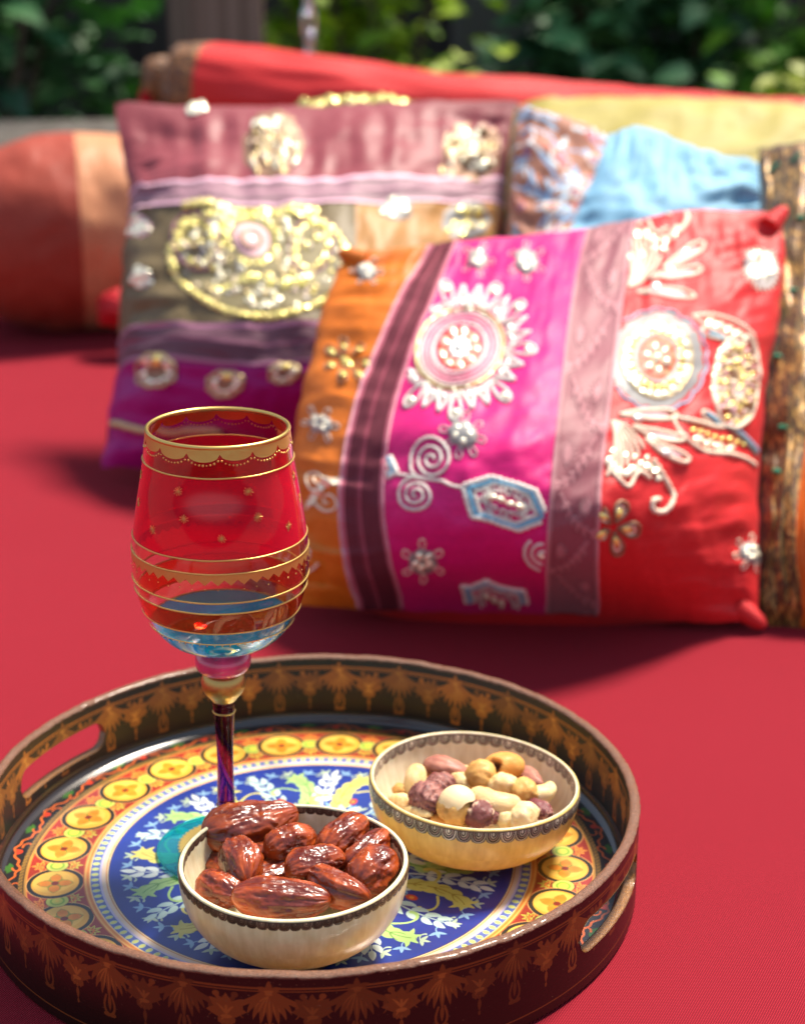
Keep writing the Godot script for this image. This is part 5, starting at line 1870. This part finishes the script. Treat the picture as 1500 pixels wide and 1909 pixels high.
func olive_pillow() -> void:
	var pl := Pillow.new()
	var o := Vector3(-0.10, 0.02, -1.365)
	pl.root = thing("embroidered_cushion", "cushion behind the goblet with maroon, olive and magenta bands and a gold sequin medallion", "cushion", o, "cushions piled on the red cloth")
	pl.sag = 1.35
	pl.setup(self, net([
		[214, 192, 420, 198, 600, 196, 780, 190, 964, 190],
		[232, 300, 430, 262, 600, 250, 780, 252, 950, 262],
		[240, 362, 430, 334, 600, 330, 780, 328, 940, 338],
		[238, 408, 430, 384, 600, 380, 780, 378, 935, 390],
		[224, 540, 430, 500, 600, 490, 780, 490, 930, 500],
		[222, 638, 430, 606, 600, 598, 780, 600, 930, 606],
		[216, 700, 430, 682, 600, 672, 780, 672, 930, 680],
		[190, 872, 430, 880, 600, 884, 780, 884, 940, 884]]), o, deg_to_rad(40), 0.0, 0.115, 0.0068, 88, 0.68)
	var maroon := silk(0.30, 0.058, 0.075, Vector3(6, 2, 1))
	var olive := silk(0.18, 0.13, 0.060, Vector3(6, 2, 1))
	var tan_ := silk(0.52, 0.26, 0.085, Vector3(3, 2, 1))
	var magenta := silk(0.40, 0.004, 0.20, Vector3(6, 2, 1))
	var lilac := mat(lin(0.48, 0.29, 0.36), 0.65, {"tex": T.ribbon, "uvs": Vector3(1, 12, 1), "rim": 0.4})
	lilac.albedo_color = Color(0.86, 0.72, 0.78)
	var plum := mat(Color(0.62, 0.42, 0.52), 0.65, {"tex": T.ribbon, "uvs": Vector3(1, 12, 1), "rim": 0.3})
	for j in [["maroon_panel", 0, 4, 0, 2, maroon, 0.0], ["lilac_ribbon", 0, 4, 2, 3, lilac, 0.0013], ["olive_panel", 0, 2.35, 3, 5, olive, 0.0], ["tan_panel", 2.35, 4, 3, 5, tan_, 0.0], ["plum_ribbon", 0, 4, 5, 6, plum, 0.0013], ["magenta_panel", 0, 4, 6, 7, magenta, 0.0]]:
		var mb := MB.new()
		pl.patch(mb, j[1], j[2], j[3], j[4], 60, 26, j[6])
		if j[0].ends_with("ribbon"):
			for k in mb.uv.size():
				mb.uv[k] = Vector2(mb.uv[k].y, mb.uv[k].x)
		put(mb, j[0], j[5], pl.root)
	var back := MB.new()
	pl.patch(back, 0, 4, 0, 7, 30, 30, 0.0, -1.0)
	put(back, "back_panel", maroon, pl.root)
	# medallion of gold sequins on the olive panel
	pl.clip = Vector2(0.02, 4)
	var m := Motif.new()
	var c := Vector2(468, 445)
	pl.satin(m.of("moss_satin"), oval(Vector2(486, 490), 154, 92, 0, 44), 0.0012)
	pl.satin(m.of("pink_thread"), oval(c, 36, 34, 0, 24), 0.0024)
	pl.thread(m.of("dark_thread"), oval(c, 17, 16, 0, 20), 0.0030, true)
	pl.bead(m.of("silver"), c.x, c.y, 8, 8, 0, 0.003)
	row_of_sequins(pl, m.of("sequin_gold"), oval(c, 46, 44, 0, 40), 7, 13)
	var big := PackedVector2Array()
	for k in 61:
		var a := TAU * k / 60.0
		big.append(Vector2(486, 490) + Vector2(cos(a) * 162, sin(a) * 99))
	row_of_sequins(pl, m.of("sequin_gold"), big, 7.5, 13)
	pl.thread(m.of("gold_thread"), big, 0.0016)
	row_of_sequins(pl, m.of("sequin_gold"), line([Vector2(404, 540), Vector2(440, 522), Vector2(475, 516), Vector2(520, 530), Vector2(560, 528), Vector2(580, 518)]), 9.5, 13)
	row_of_sequins(pl, m.of("sequin"), oval(Vector2(490, 556), 30, 14, 0, 24), 6, 14)
	for k in 300:
		var a := rng.randf() * TAU
		var r := rng.randf_range(52, 190)
		var q := c + Vector2(cos(a) * r, sin(a) * r * 0.8)
		if Vector2((q.x - 486) / 150.0, (q.y - 490) / 90.0).length() < 1.0:
			pl.bead(m.of(["gold_thread", "grey_satin", "sequin", "sequin_gold", "cream_thread"][k % 5]), q.x, q.y, rng.randf_range(3.5, 7), 5, rng.randf() * 3, 0.0012, Vector2(rng.randf_range(-20, 20), rng.randf_range(-20, 20)))
	finish(m, "sequin_medallion", pl)
	for s in [-1.0, 1.0]:
		var w := Motif.new()
		var d := c + Vector2(106 * s + 6, 14)
		row_of_sequins(pl, w.of("sequin_gold"), oval(d, 32, 42, 0.2 * s, 34), 7.5, 15)
		pl.thread(w.of("plum_thread"), oval(d, 40, 51, 0.2 * s, 34), 0.0018, true)
		row_of_sequins(pl, w.of("sequin"), line([c + Vector2(58 * s, -52), c + Vector2(72 * s, 0), c + Vector2(58 * s, 62)]), 6.5, 18)
		row_of_sequins(pl, w.of("sequin_gold"), line([Vector2(c.x + 30 * s, 392), Vector2(c.x + 80 * s, 388), Vector2(c.x + 120 * s, 396)]), 8, 15)
		finish(w, "sequin_ring", pl)
	for f in [[868, 420, 44, "sequin_gold"], [738, 388, 30, "silver"], [262, 436, 26, "pink_thread"], [272, 540, 22, "white_thread"]]:
		m = Motif.new()
		pl.satin(m.of("grey_satin" if f[3] != "pink_thread" else "pink_thread"), oval(Vector2(f[0], f[1]), f[2], f[2] * 0.8, 0.3, 24, 0.1, 8), 0.0016)
		for k in 10:
			pl.bead(m.of("sequin_gold" if f[3] == "sequin_gold" else "sequin"), f[0] + cos(k * 2.4) * f[2] * 0.8 * sqrt(k / 10.0), f[1] + sin(k * 2.4) * f[2] * 0.7 * sqrt(k / 10.0), 8, 7, 0, 0.0014, Vector2(rng.randf_range(-24, 24), rng.randf_range(-24, 24)))
		finish(m, "sequin_flower", pl)
	# ornaments on the maroon and magenta panels
	for f in [[[500, 225], [470, 300], [540, 300], 10], [[870, 245], [840, 295], [915, 300], 12]]:
		m = Motif.new()
		pl.satin(m.of("dark_thread"), oval(Vector2(f[0][0] + 8, f[0][1] + 42), 58, 62, 0.3, 30, 0.06, 9), 0.0006)
		for k in 90:
			var q := Vector2(f[0][0], f[0][1]).lerp(Vector2(f[1][0], f[1][1]), rng.randf()).lerp(Vector2(f[2][0], f[2][1]), rng.randf() * 0.8)
			q += Vector2(rng.randf_range(-30, 30), rng.randf_range(-24, 24))
			pl.bead(m.of(["gold_thread", "gold_ground", "dark_thread", "cream_thread", "gold_thread", "sequin"][k % 6]), q.x, q.y, rng.randf_range(5, 10), 5, rng.randf() * 3, 0.0016, Vector2(rng.randf_range(-24, 24), rng.randf_range(-24, 24)))
		row_of_sequins(pl, m.of("sequin"), line([Vector2(f[0][0] - 20, f[0][1] + 10), Vector2(f[0][0] + 22, f[0][1] + 8)]), 11, 15)
		row_of_sequins(pl, m.of("sequin"), line([Vector2(f[0][0] + 12, f[0][1] + 46), Vector2(f[0][0] + 30, f[0][1] + 72)]), 11, 14)
		finish(m, "beaded_spray", pl)
	m = Motif.new()
	row_of_sequins(pl, m.of("sequin"), oval(Vector2(366, 203), 12, 5, 0, 10), 10, 12)
	finish(m, "sequin_flower", pl)
	for f in [[300, 716, 34], [424, 728, 30], [530, 700, 26]]:
		m = Motif.new()
		pl.satin(m.of("dark_thread"), oval(Vector2(f[0], f[1]), f[2] * 0.6, f[2] * 0.55, 0, 16), 0.0016)
		pl.thread(m.of("gold_thread"), oval(Vector2(f[0], f[1]), f[2], f[2] * 0.9, 0, 30, 0.14, 8), 0.0020, true)
		row_of_sequins(pl, m.of("sequin"), oval(Vector2(f[0], f[1]), f[2] * 0.72, f[2] * 0.66, 0, 20), 7, 15)
		pl.bead(m.of("sequin_gold"), f[0] + 2, f[1] - 18, 10, 9, 0, 0.002)
		finish(m, "gold_flower_motif", pl)
	m = Motif.new()
	pl.thread(m.of("gold_thread"), line([Vector2(210, 800), Vector2(240, 812), Vector2(300, 824), Vector2(420, 830)]), 0.004)
	finish(m, "gold_braid", pl)

# ------------------------------------------------------------------ the cushions behind
func plain_cushion(label: String, rows: Array, o: Vector3, lean: float, th: float, wr: float, sd: int, jobs: Array, back: Material, yaw := 0.0) -> Pillow:
	var pl := Pillow.new()
	pl.root = thing("cushion", label, "cushion", o, "cushions piled on the red cloth")
	pl.setup(self, net(rows), o, deg_to_rad(lean), deg_to_rad(yaw), th, wr, sd, 0.40)
	for j in jobs:
		var mb := MB.new()
		pl.patch(mb, j[1], j[2], 0, rows.size() - 1, 36, 50, 0.0 if j.size() < 5 else j[4])
		put(mb, j[0], j[3], pl.root)
	var bm := MB.new()
	pl.patch(bm, 0, pl.nc - 1, 0, pl.nr - 1, 24, 24, 0.0, -1.0)
	put(bm, "back_panel", back, pl.root)
	return pl

# a roll along a to b; bits are [t0, t1, material, name]; shape gives the radius along it
func bolster(called: String, label: String, a: Vector3, b: Vector3, shape: Array, bits: Array, sd: int, ripple := 0.03, sag := 0.0) -> Node3D:
	var root := thing(called, label, "bolster", a, "")
	var ax := (b - a).normalized()
	var side := ax.cross(Vector3.UP).normalized()
	var up := side.cross(ax)
	nz.seed = sd
	nz.frequency = 1.0
	for bit in bits:
		var mb := MB.new()
		var p := PackedVector3Array()
		var q := PackedVector2Array()
		var nu := 40
		var nv := 72
		for i in nu + 1:
			var t := lerpf(bit[0], bit[1], float(i) / nu)
			var r := 0.0
			for k in shape.size() - 1:
				if t >= shape[k][0] - 1e-6 and t <= shape[k + 1][0] + 1e-6:
					var f: float = (t - shape[k][0]) / maxf(1e-6, shape[k + 1][0] - shape[k][0])
					r = lerpf(shape[k][1], shape[k + 1][1], f * f * (3 - 2 * f) if shape[k].size() < 3 else f)
			for j in nv + 1:
				var g := TAU * j / nv
				var gather: float = bit[4] if bit.size() > 4 else 0.0
				var rr := r * (1.0 + ripple * nz.get_noise_3d(cos(g) * 1.5, sin(g) * 1.5, t * 5.0) + gather * nz.get_noise_2d(g * 7.0 * cos(g * 0.5), t * 4.0) + 0.3 * ripple * nz.get_noise_3d(cos(g) * 5, sin(g) * 5, t * 8.0))
				p.append((b - a) * t - Vector3(0, sag * 4.0 * t * (1.0 - t), 0) + side * cos(g) * rr + up * sin(g) * rr)
				q.append(Vector2((b - a).length() * t * 10.0, g / TAU * 3.0))
		mb.grid(p, nu + 1, nv + 1, q, true, false, true)
		put(mb, bit[3], bit[2], root)
	return root

func other_cushions() -> void:
	# brocade cushion at the right edge
	var broc := mat(Color(1, 1, 1), 0.45, {"tex": T.brocade, "uvs": Vector3(0.9, 5.0, 1), "rim": 0.3, "metal": 0.25, "bump": T.silk_h, "depth": 0.05})
	var oran := silk(0.70, 0.13, 0.010, Vector3(2, 4, 1))
	var pl := plain_cushion("brown and gold brocade cushion with an orange side, cut off by the right edge", [
		[1414, 276, 1550, 270, 1620, 276, 1720, 290],
		[1412, 420, 1545, 420, 1620, 420, 1725, 430],
		[1404, 600, 1530, 610, 1620, 615, 1730, 620],
		[1396, 800, 1505, 800, 1600, 800, 1730, 800],
		[1400, 1000, 1482, 1000, 1560, 1000, 1725, 1000],
		[1404, 1172, 1486, 1180, 1570, 1190, 1700, 1190]], Vector3(0.29, 0.012, -1.092), 52, 0.060, 0.006, 12, [["brocade_panel", 0, 1, broc], ["orange_panel", 1, 3, oran]], broc)
	var m := Motif.new()
	for f in [[1438, 330], [1474, 328], [1488, 425], [1472, 560], [1440, 700], [1452, 820], [1440, 905]]:
		pl.thread(m.of("green_thread"), PackedVector2Array([Vector2(f[0] - 8, f[1] + 3), Vector2(f[0], f[1]), Vector2(f[0] + 8, f[1] - 4)]), 0.0024)
	M.green_thread = mat(lin(0.02, 0.24, 0.13), 0.5)
	put(m.of("green_thread"), "green_stitching", M.green_thread, pl.root)
	# blue cushion with a patterned side
	var pais := mat(Color(1, 1, 1), 0.7, {"tex": T.paisley, "uvs": Vector3(0.5, 2.0, 1), "rim": 0.3})
	var blue := silk(0.26, 0.54, 0.76, Vector3(3, 3, 1), {"rough": 0.6})
	plain_cushion("sky blue silk cushion with a paisley patterned side behind the foreground cushion", [
		[962, 192, 1050, 222, 1132, 258, 1190, 246, 1290, 284, 1424, 312],
		[952, 300, 1030, 310, 1104, 330, 1190, 325, 1300, 345, 1424, 370],
		[945, 420, 1000, 425, 1062, 430, 1180, 430, 1300, 440, 1420, 450],
		[945, 560, 1000, 560, 1050, 560, 1170, 560, 1300, 560, 1420, 560],
		[950, 660, 1000, 660, 1050, 660, 1170, 660, 1300, 660, 1420, 660]], Vector3(0.2, 0.02, -1.30), 45, 0.050, 0.008, 23, [["paisley_panel", 0, 2, pais], ["blue_panel", 2, 5, blue]], blue)
	# yellow cushion
	var yel := silk(0.46, 0.38, 0.095, Vector3(6, 3, 1), {"rough": 0.6})
	plain_cushion("long mustard yellow cushion below the right half of the long red bolster", [
		[960, 196, 1120, 192, 1300, 196, 1480, 206, 1640, 214],
		[940, 270, 1120, 270, 1300, 270, 1480, 276, 1660, 290],
		[940, 350, 1120, 350, 1300, 350, 1480, 356, 1660, 370],
		[950, 450, 1120, 450, 1300, 450, 1480, 450, 1650, 450]], Vector3(0.3, 0.03, -1.66), 50, 0.055, 0.007, 34, [["yellow_panel", 0, 4, yel]], yel)
	# cushion with a gold embroidered edge that peeks out
	var moss := silk(0.30, 0.30, 0.08, Vector3(4, 2, 1))
	var gp := plain_cushion("moss green cushion with a gold sequin edge peeking over the maroon band", [
		[545, 196, 640, 184, 720, 184, 800, 200],
		[540, 290, 640, 290, 720, 290, 800, 300],
		[540, 450, 640, 450, 720, 450, 800, 450]], Vector3(-0.06, 0.05, -1.58), 40, 0.035, 0.004, 35, [["green_panel", 0, 3, moss]], moss)
	m = Motif.new()
	row_of_sequins(gp, m.of("sequin_gold"), line([Vector2(565, 208), Vector2(640, 198), Vector2(715, 198), Vector2(780, 212)]), 8, 16)
	finish(m, "sequin_edging", gp)
	# scrap of a red cushion at the left
	var dred := silk(0.55, 0.012, 0.02, Vector3(3, 3, 1))
	plain_cushion("crimson cushion showing only a corner between the orange bolster and the olive cushion", [
		[182, 560, 240, 540, 320, 530],
		[184, 580, 250, 580, 330, 580],
		[186, 606, 250, 610, 330, 612]], Vector3(-0.28, 0.03, -1.80), 40, 0.03, 0.003, 36, [["crimson_panel", 0, 2, dred]], dred)
	# bolsters
	var rust := silk(0.38, 0.058, 0.032, Vector3(2, 2, 1), {"rough": 0.55})
	var apricot := silk(0.72, 0.31, 0.15, Vector3(2, 2, 1), {"rough": 0.45})
	bolster("orange_bolster", "rust orange bolster with a pale apricot band at the left edge of the picture", Vector3(-0.515, 0.110, -1.93), Vector3(-0.18, 0.108, -2.00), [[0.0, 0.010, 1], [0.006, 0.028, 1], [0.02, 0.043, 1], [0.045, 0.058, 1], [0.08, 0.073, 1], [0.13, 0.086, 1], [0.19, 0.097, 1], [0.26, 0.105, 1], [0.34, 0.1095, 1], [0.42, 0.111, 1], [0.8, 0.110], [0.93, 0.10], [1.0, 0.02]], [[0.0, 0.055, rust, "gathered_end", 0.10], [0.055, 0.435, rust, "rust_cover"], [0.435, 0.66, apricot, "apricot_band"], [0.66, 1.0, rust, "rust_end"]], 61, 0.05)
	var red := silk(0.74, 0.028, 0.030, Vector3(5, 3, 1))
	var brown := mat(Color(0.95, 0.85, 0.85), 0.55, {"tex": T.brocade, "uvs": Vector3(2, 2, 1), "rim": 0.3})
	var cream := silk(0.72, 0.58, 0.50, Vector3(3, 3, 1))
	bolster("red_bolster", "long scarlet bolster with a brown brocade end lying behind all the cushions", Vector3(-0.332, 0.252, -2.30), Vector3(0.60, 0.205, -2.00), [[0.0, 0.010, 1], [0.004, 0.026, 1], [0.02, 0.031, 1], [0.032, 0.029], [0.055, 0.054], [0.09, 0.060], [0.5, 0.056], [0.9, 0.048], [1.0, 0.046]], [[0.0, 0.032, brown, "gathered_end", 0.16], [0.032, 0.092, brown, "brocade_band"], [0.092, 0.86, red, "scarlet_cover"], [0.86, 1.0, cream, "cream_end"]], 62, 0.13, 0.020)
	var tas := MB.new()
	for k in 26:
		var a := TAU * k / 26
		var p := at_z(272, 160, 2.28)
		tas.tube(PackedVector3Array([p + Vector3(0.004, 0.008, 0), p + Vector3(cos(a) * 0.007, -0.008, sin(a) * 0.007), p + Vector3(cos(a) * 0.010, -0.030, sin(a) * 0.010)]), 0.0012, 4)
	var tn := put(tas, "tassel", silk(0.6, 0.01, 0.02), get_node("red_bolster"))
	tn.position = -get_node("red_bolster").position

# ------------------------------------------------------------------ what stands behind, out of focus
func leaf_mesh(ln: float, wd: float) -> ArrayMesh:
	var mb := MB.new()
	var p := PackedVector3Array()
	for i in 6:
		var t := i / 5.0
		var w := wd * pow(sin(PI * pow(t, 0.7)), 0.8) if i < 5 else 0.0
		for s in [-1.0, 0.0, 1.0]:
			p.append(Vector3(s * w, absf(s) * w * 0.35 - t * t * ln * 0.25, t * ln))
	mb.grid(p, 6, 3)
	var a := []
	a.resize(Mesh.ARRAY_MAX)
	a[Mesh.ARRAY_VERTEX] = mb.v
	a[Mesh.ARRAY_NORMAL] = mb.n
	a[Mesh.ARRAY_TEX_UV] = mb.uv
	a[Mesh.ARRAY_INDEX] = mb.ix
	var me := ArrayMesh.new()
	me.add_surface_from_arrays(Mesh.PRIMITIVE_TRIANGLES, a)
	return me

func shrub(called: String, label: String, cat: String, c: Vector3, size: Vector3, n: int, ca: Color, cb: Color, leaf: Vector2, stems: int, sd: int) -> void:
	var base := Vector3(c.x, -0.45, c.z)
	var root := thing(called, label, cat, base)
	rng.seed = sd
	var sm := MB.new()
	var clumps := []
	for k in stems:
		var tip := Vector3(rng.randf_range(-1, 1) * size.x * 0.5, c.y + 0.45 + rng.randf_range(-0.9, 0.9) * size.y * 0.5, rng.randf_range(-1, 1) * size.z * 0.5)
		var foot := Vector3(tip.x * 0.25, 0, tip.z * 0.25)
		sm.tube(PackedVector3Array([foot, foot.lerp(tip, 0.5) + Vector3(rng.randf_range(-0.05, 0.05), 0, 0), tip]), [0.016, 0.010, 0.003], 6)
		clumps.append(tip)
		clumps.append(foot.lerp(tip, rng.randf_range(0.6, 0.9)))
	put(sm, "stems", mat(lin(0.07, 0.05, 0.03), 0.8), root)
	var mm := MultiMesh.new()
	mm.transform_format = MultiMesh.TRANSFORM_3D
	mm.use_colors = true
	mm.mesh = leaf_mesh(leaf.x, leaf.y)
	mm.mesh.surface_set_material(0, M.leaf)
	mm.instance_count = n
	for k in n:
		var q: Vector3 = clumps[rng.randi() % clumps.size()]
		var d := Vector3(rng.randfn(0, 1), rng.randfn(0, 1), rng.randfn(0, 1)) * Vector3(size.x, size.y, size.z) * 0.13
		var p := q + d
		var bs := Basis.from_euler(Vector3(rng.randf_range(-0.9, 0.5), rng.randf_range(0, TAU), rng.randf_range(-0.6, 0.6))).scaled(Vector3.ONE * rng.randf_range(0.6, 1.25))
		mm.set_instance_transform(k, Transform3D(bs, p))
		mm.set_instance_color(k, ca.lerp(cb, rng.randf()))
	var mi := MultiMeshInstance3D.new()
	mi.name = "foliage"
	mi.multimesh = mm
	mi.set_meta("kind", "stuff")
	root.add_child(mi, true)

func garden() -> void:
	M.leaf = mat(Color.WHITE, 0.55, {"vc": true, "back": Color(0.5, 0.6, 0.25)})
	# stone ledge behind the daybed
	var lg := MB.new()
	lg.box(Transform3D(Basis(Vector3.UP, 0.10), Vector3(0.0, -0.14, -2.42)), Vector3(5.0, 0.62, 0.42), 0.015)
	for k in lg.v.size():
		lg.uv[k] = Vector2(lg.v[k].x, lg.v[k].z + lg.v[k].y) * 2.0
	var wall := thing("low_wall", "low weathered grey stone ledge running behind the daybed", "wall", Vector3(0, -0.45, -2.42))
	var slab := put(lg, "stone_body", mat(lin(0.105, 0.095, 0.085), 0.9, {"tex": T.wear, "bump": T.fine, "depth": 0.4}), wall)
	slab.position = Vector3(0, 0.45, 2.42)
	# fence of dark boards
	var fence := thing("board_fence", "dark grey board fence at the back of the garden", "fence", Vector3(0, -0.45, -4.6))
	var bm := mat(lin(0.050, 0.043, 0.045), 0.8, {"tex": T.wear, "uvs": Vector3(3, 3, 1)})
	for k in 30:
		var mb := MB.new()
		mb.box(Transform3D(Basis(), Vector3(-3.0 + k * 0.2, 1.1, (0.012 if k % 2 else -0.012) + rng.randf_range(-0.004, 0.004))), Vector3(0.212, 2.2, 0.018), 0.004)
		put(mb, "board", bm, fence)
	for y in [0.5, 1.7]:
		var mb := MB.new()
		mb.box(Transform3D(Basis(), Vector3(-0.1, y, -0.045)), Vector3(6.1, 0.09, 0.045), 0.004)
		put(mb, "rail", bm, fence)
	# pale grey panel between the plants
	var panel := MB.new()
	var pc := at_z(915, 40, 4.3)
	panel.box(Transform3D(Basis(), Vector3(0, 0.62, 0)), Vector3(0.19, 1.24, 0.06), 0.01)
	var pn := put(panel, "grey_pillar", mat(lin(0.105, 0.095, 0.10), 0.8))
	pn.position = Vector3(pc.x, -0.45, -4.3)
	tag(pn, "grey pillar in front of the fence between yellow green and dark shrubs", "pillar")
	# wooden post
	var post := thing("wooden_post", "square taupe wooden post behind the left end of the red bolster", "post", Vector3(-0.305, -0.45, -2.92))
	var pm := MB.new()
	pm.box(Transform3D(Basis(Vector3.UP, 0.42), Vector3(0, 1.3, 0)), Vector3(0.125, 2.6, 0.125), 0.006)
	put(pm, "shaft", mat(lin(0.27, 0.185, 0.145), 0.7, {"tex": T.wear, "uvs": Vector3(2, 2, 1)}), post)
	# chain
	var chain := thing("hanging_chain", "thin silver chain hanging in front of the yellow green shrub", "chain", at_z(577, 120, 2.62))
	var cm := mat(lin(0.62, 0.64, 0.70), 0.22, {"metal": 1.0})
	for k in 34:
		var p := PackedVector3Array()
		for s in 20:
			var a := TAU * s / 20
			var x := cos(a) * 0.0085
			var y := sin(a) * 0.0085 + signf(sin(a)) * 0.012
			p.append(Vector3(x, y, 0).rotated(Vector3.UP, PI / 2 * (k % 2) + 0.5) + Vector3(0, k * 0.031 - 0.19, 0))
		var mb := MB.new()
		mb.tube(p, 0.0034, 6, true)
		put(mb, "link", cm, chain)
	var dk := Color(0.02, 0.075, 0.035)
	var md := Color(0.075, 0.24, 0.07)
	shrub("dark_shrub", "dark green shrub filling the top left corner", "shrub", Vector3(-1.02, 0.42, -3.55), Vector3(1.0, 1.1, 0.6), 1700, dk, md, Vector2(0.085, 0.026), 26, 201)
	shrub("bright_shrub", "sunlit yellow green shrub right of the chain", "shrub", Vector3(-0.10, 0.40, -3.75), Vector3(0.50, 0.85, 0.45), 900, Color(0.12, 0.26, 0.012), Color(0.46, 0.62, 0.04), Vector2(0.065, 0.024), 16, 202)
	shrub("ivy_bush", "mid green ivy bush right of the grey pillar", "bush", Vector3(0.52, 0.26, -3.9), Vector3(0.50, 0.62, 0.4), 800, dk, Color(0.11, 0.30, 0.12), Vector2(0.085, 0.032), 16, 203)
	shrub("leafy_bush", "bright green leafy bush in the top right corner", "bush", Vector3(0.98, 0.36, -3.75), Vector3(0.55, 0.75, 0.5), 900, Color(0.04, 0.17, 0.02), Color(0.22, 0.46, 0.05), Vector2(0.085, 0.030), 18, 204)
	shrub("low_seedling", "small yellowish plant on the ledge above the cream end of the bolster", "plant", Vector3(0.62, 0.15, -2.95), Vector3(0.10, 0.12, 0.1), 60, Color(0.16, 0.22, 0.02), Color(0.34, 0.36, 0.06), Vector2(0.05, 0.016), 5, 205)
	shrub("low_seedling", "small yellow green plant showing left of the grey pillar above the bolster", "plant", Vector3(0.055, 0.17, -2.95), Vector3(0.09, 0.14, 0.1), 60, Color(0.16, 0.24, 0.02), Color(0.30, 0.36, 0.05), Vector2(0.05, 0.016), 5, 206)
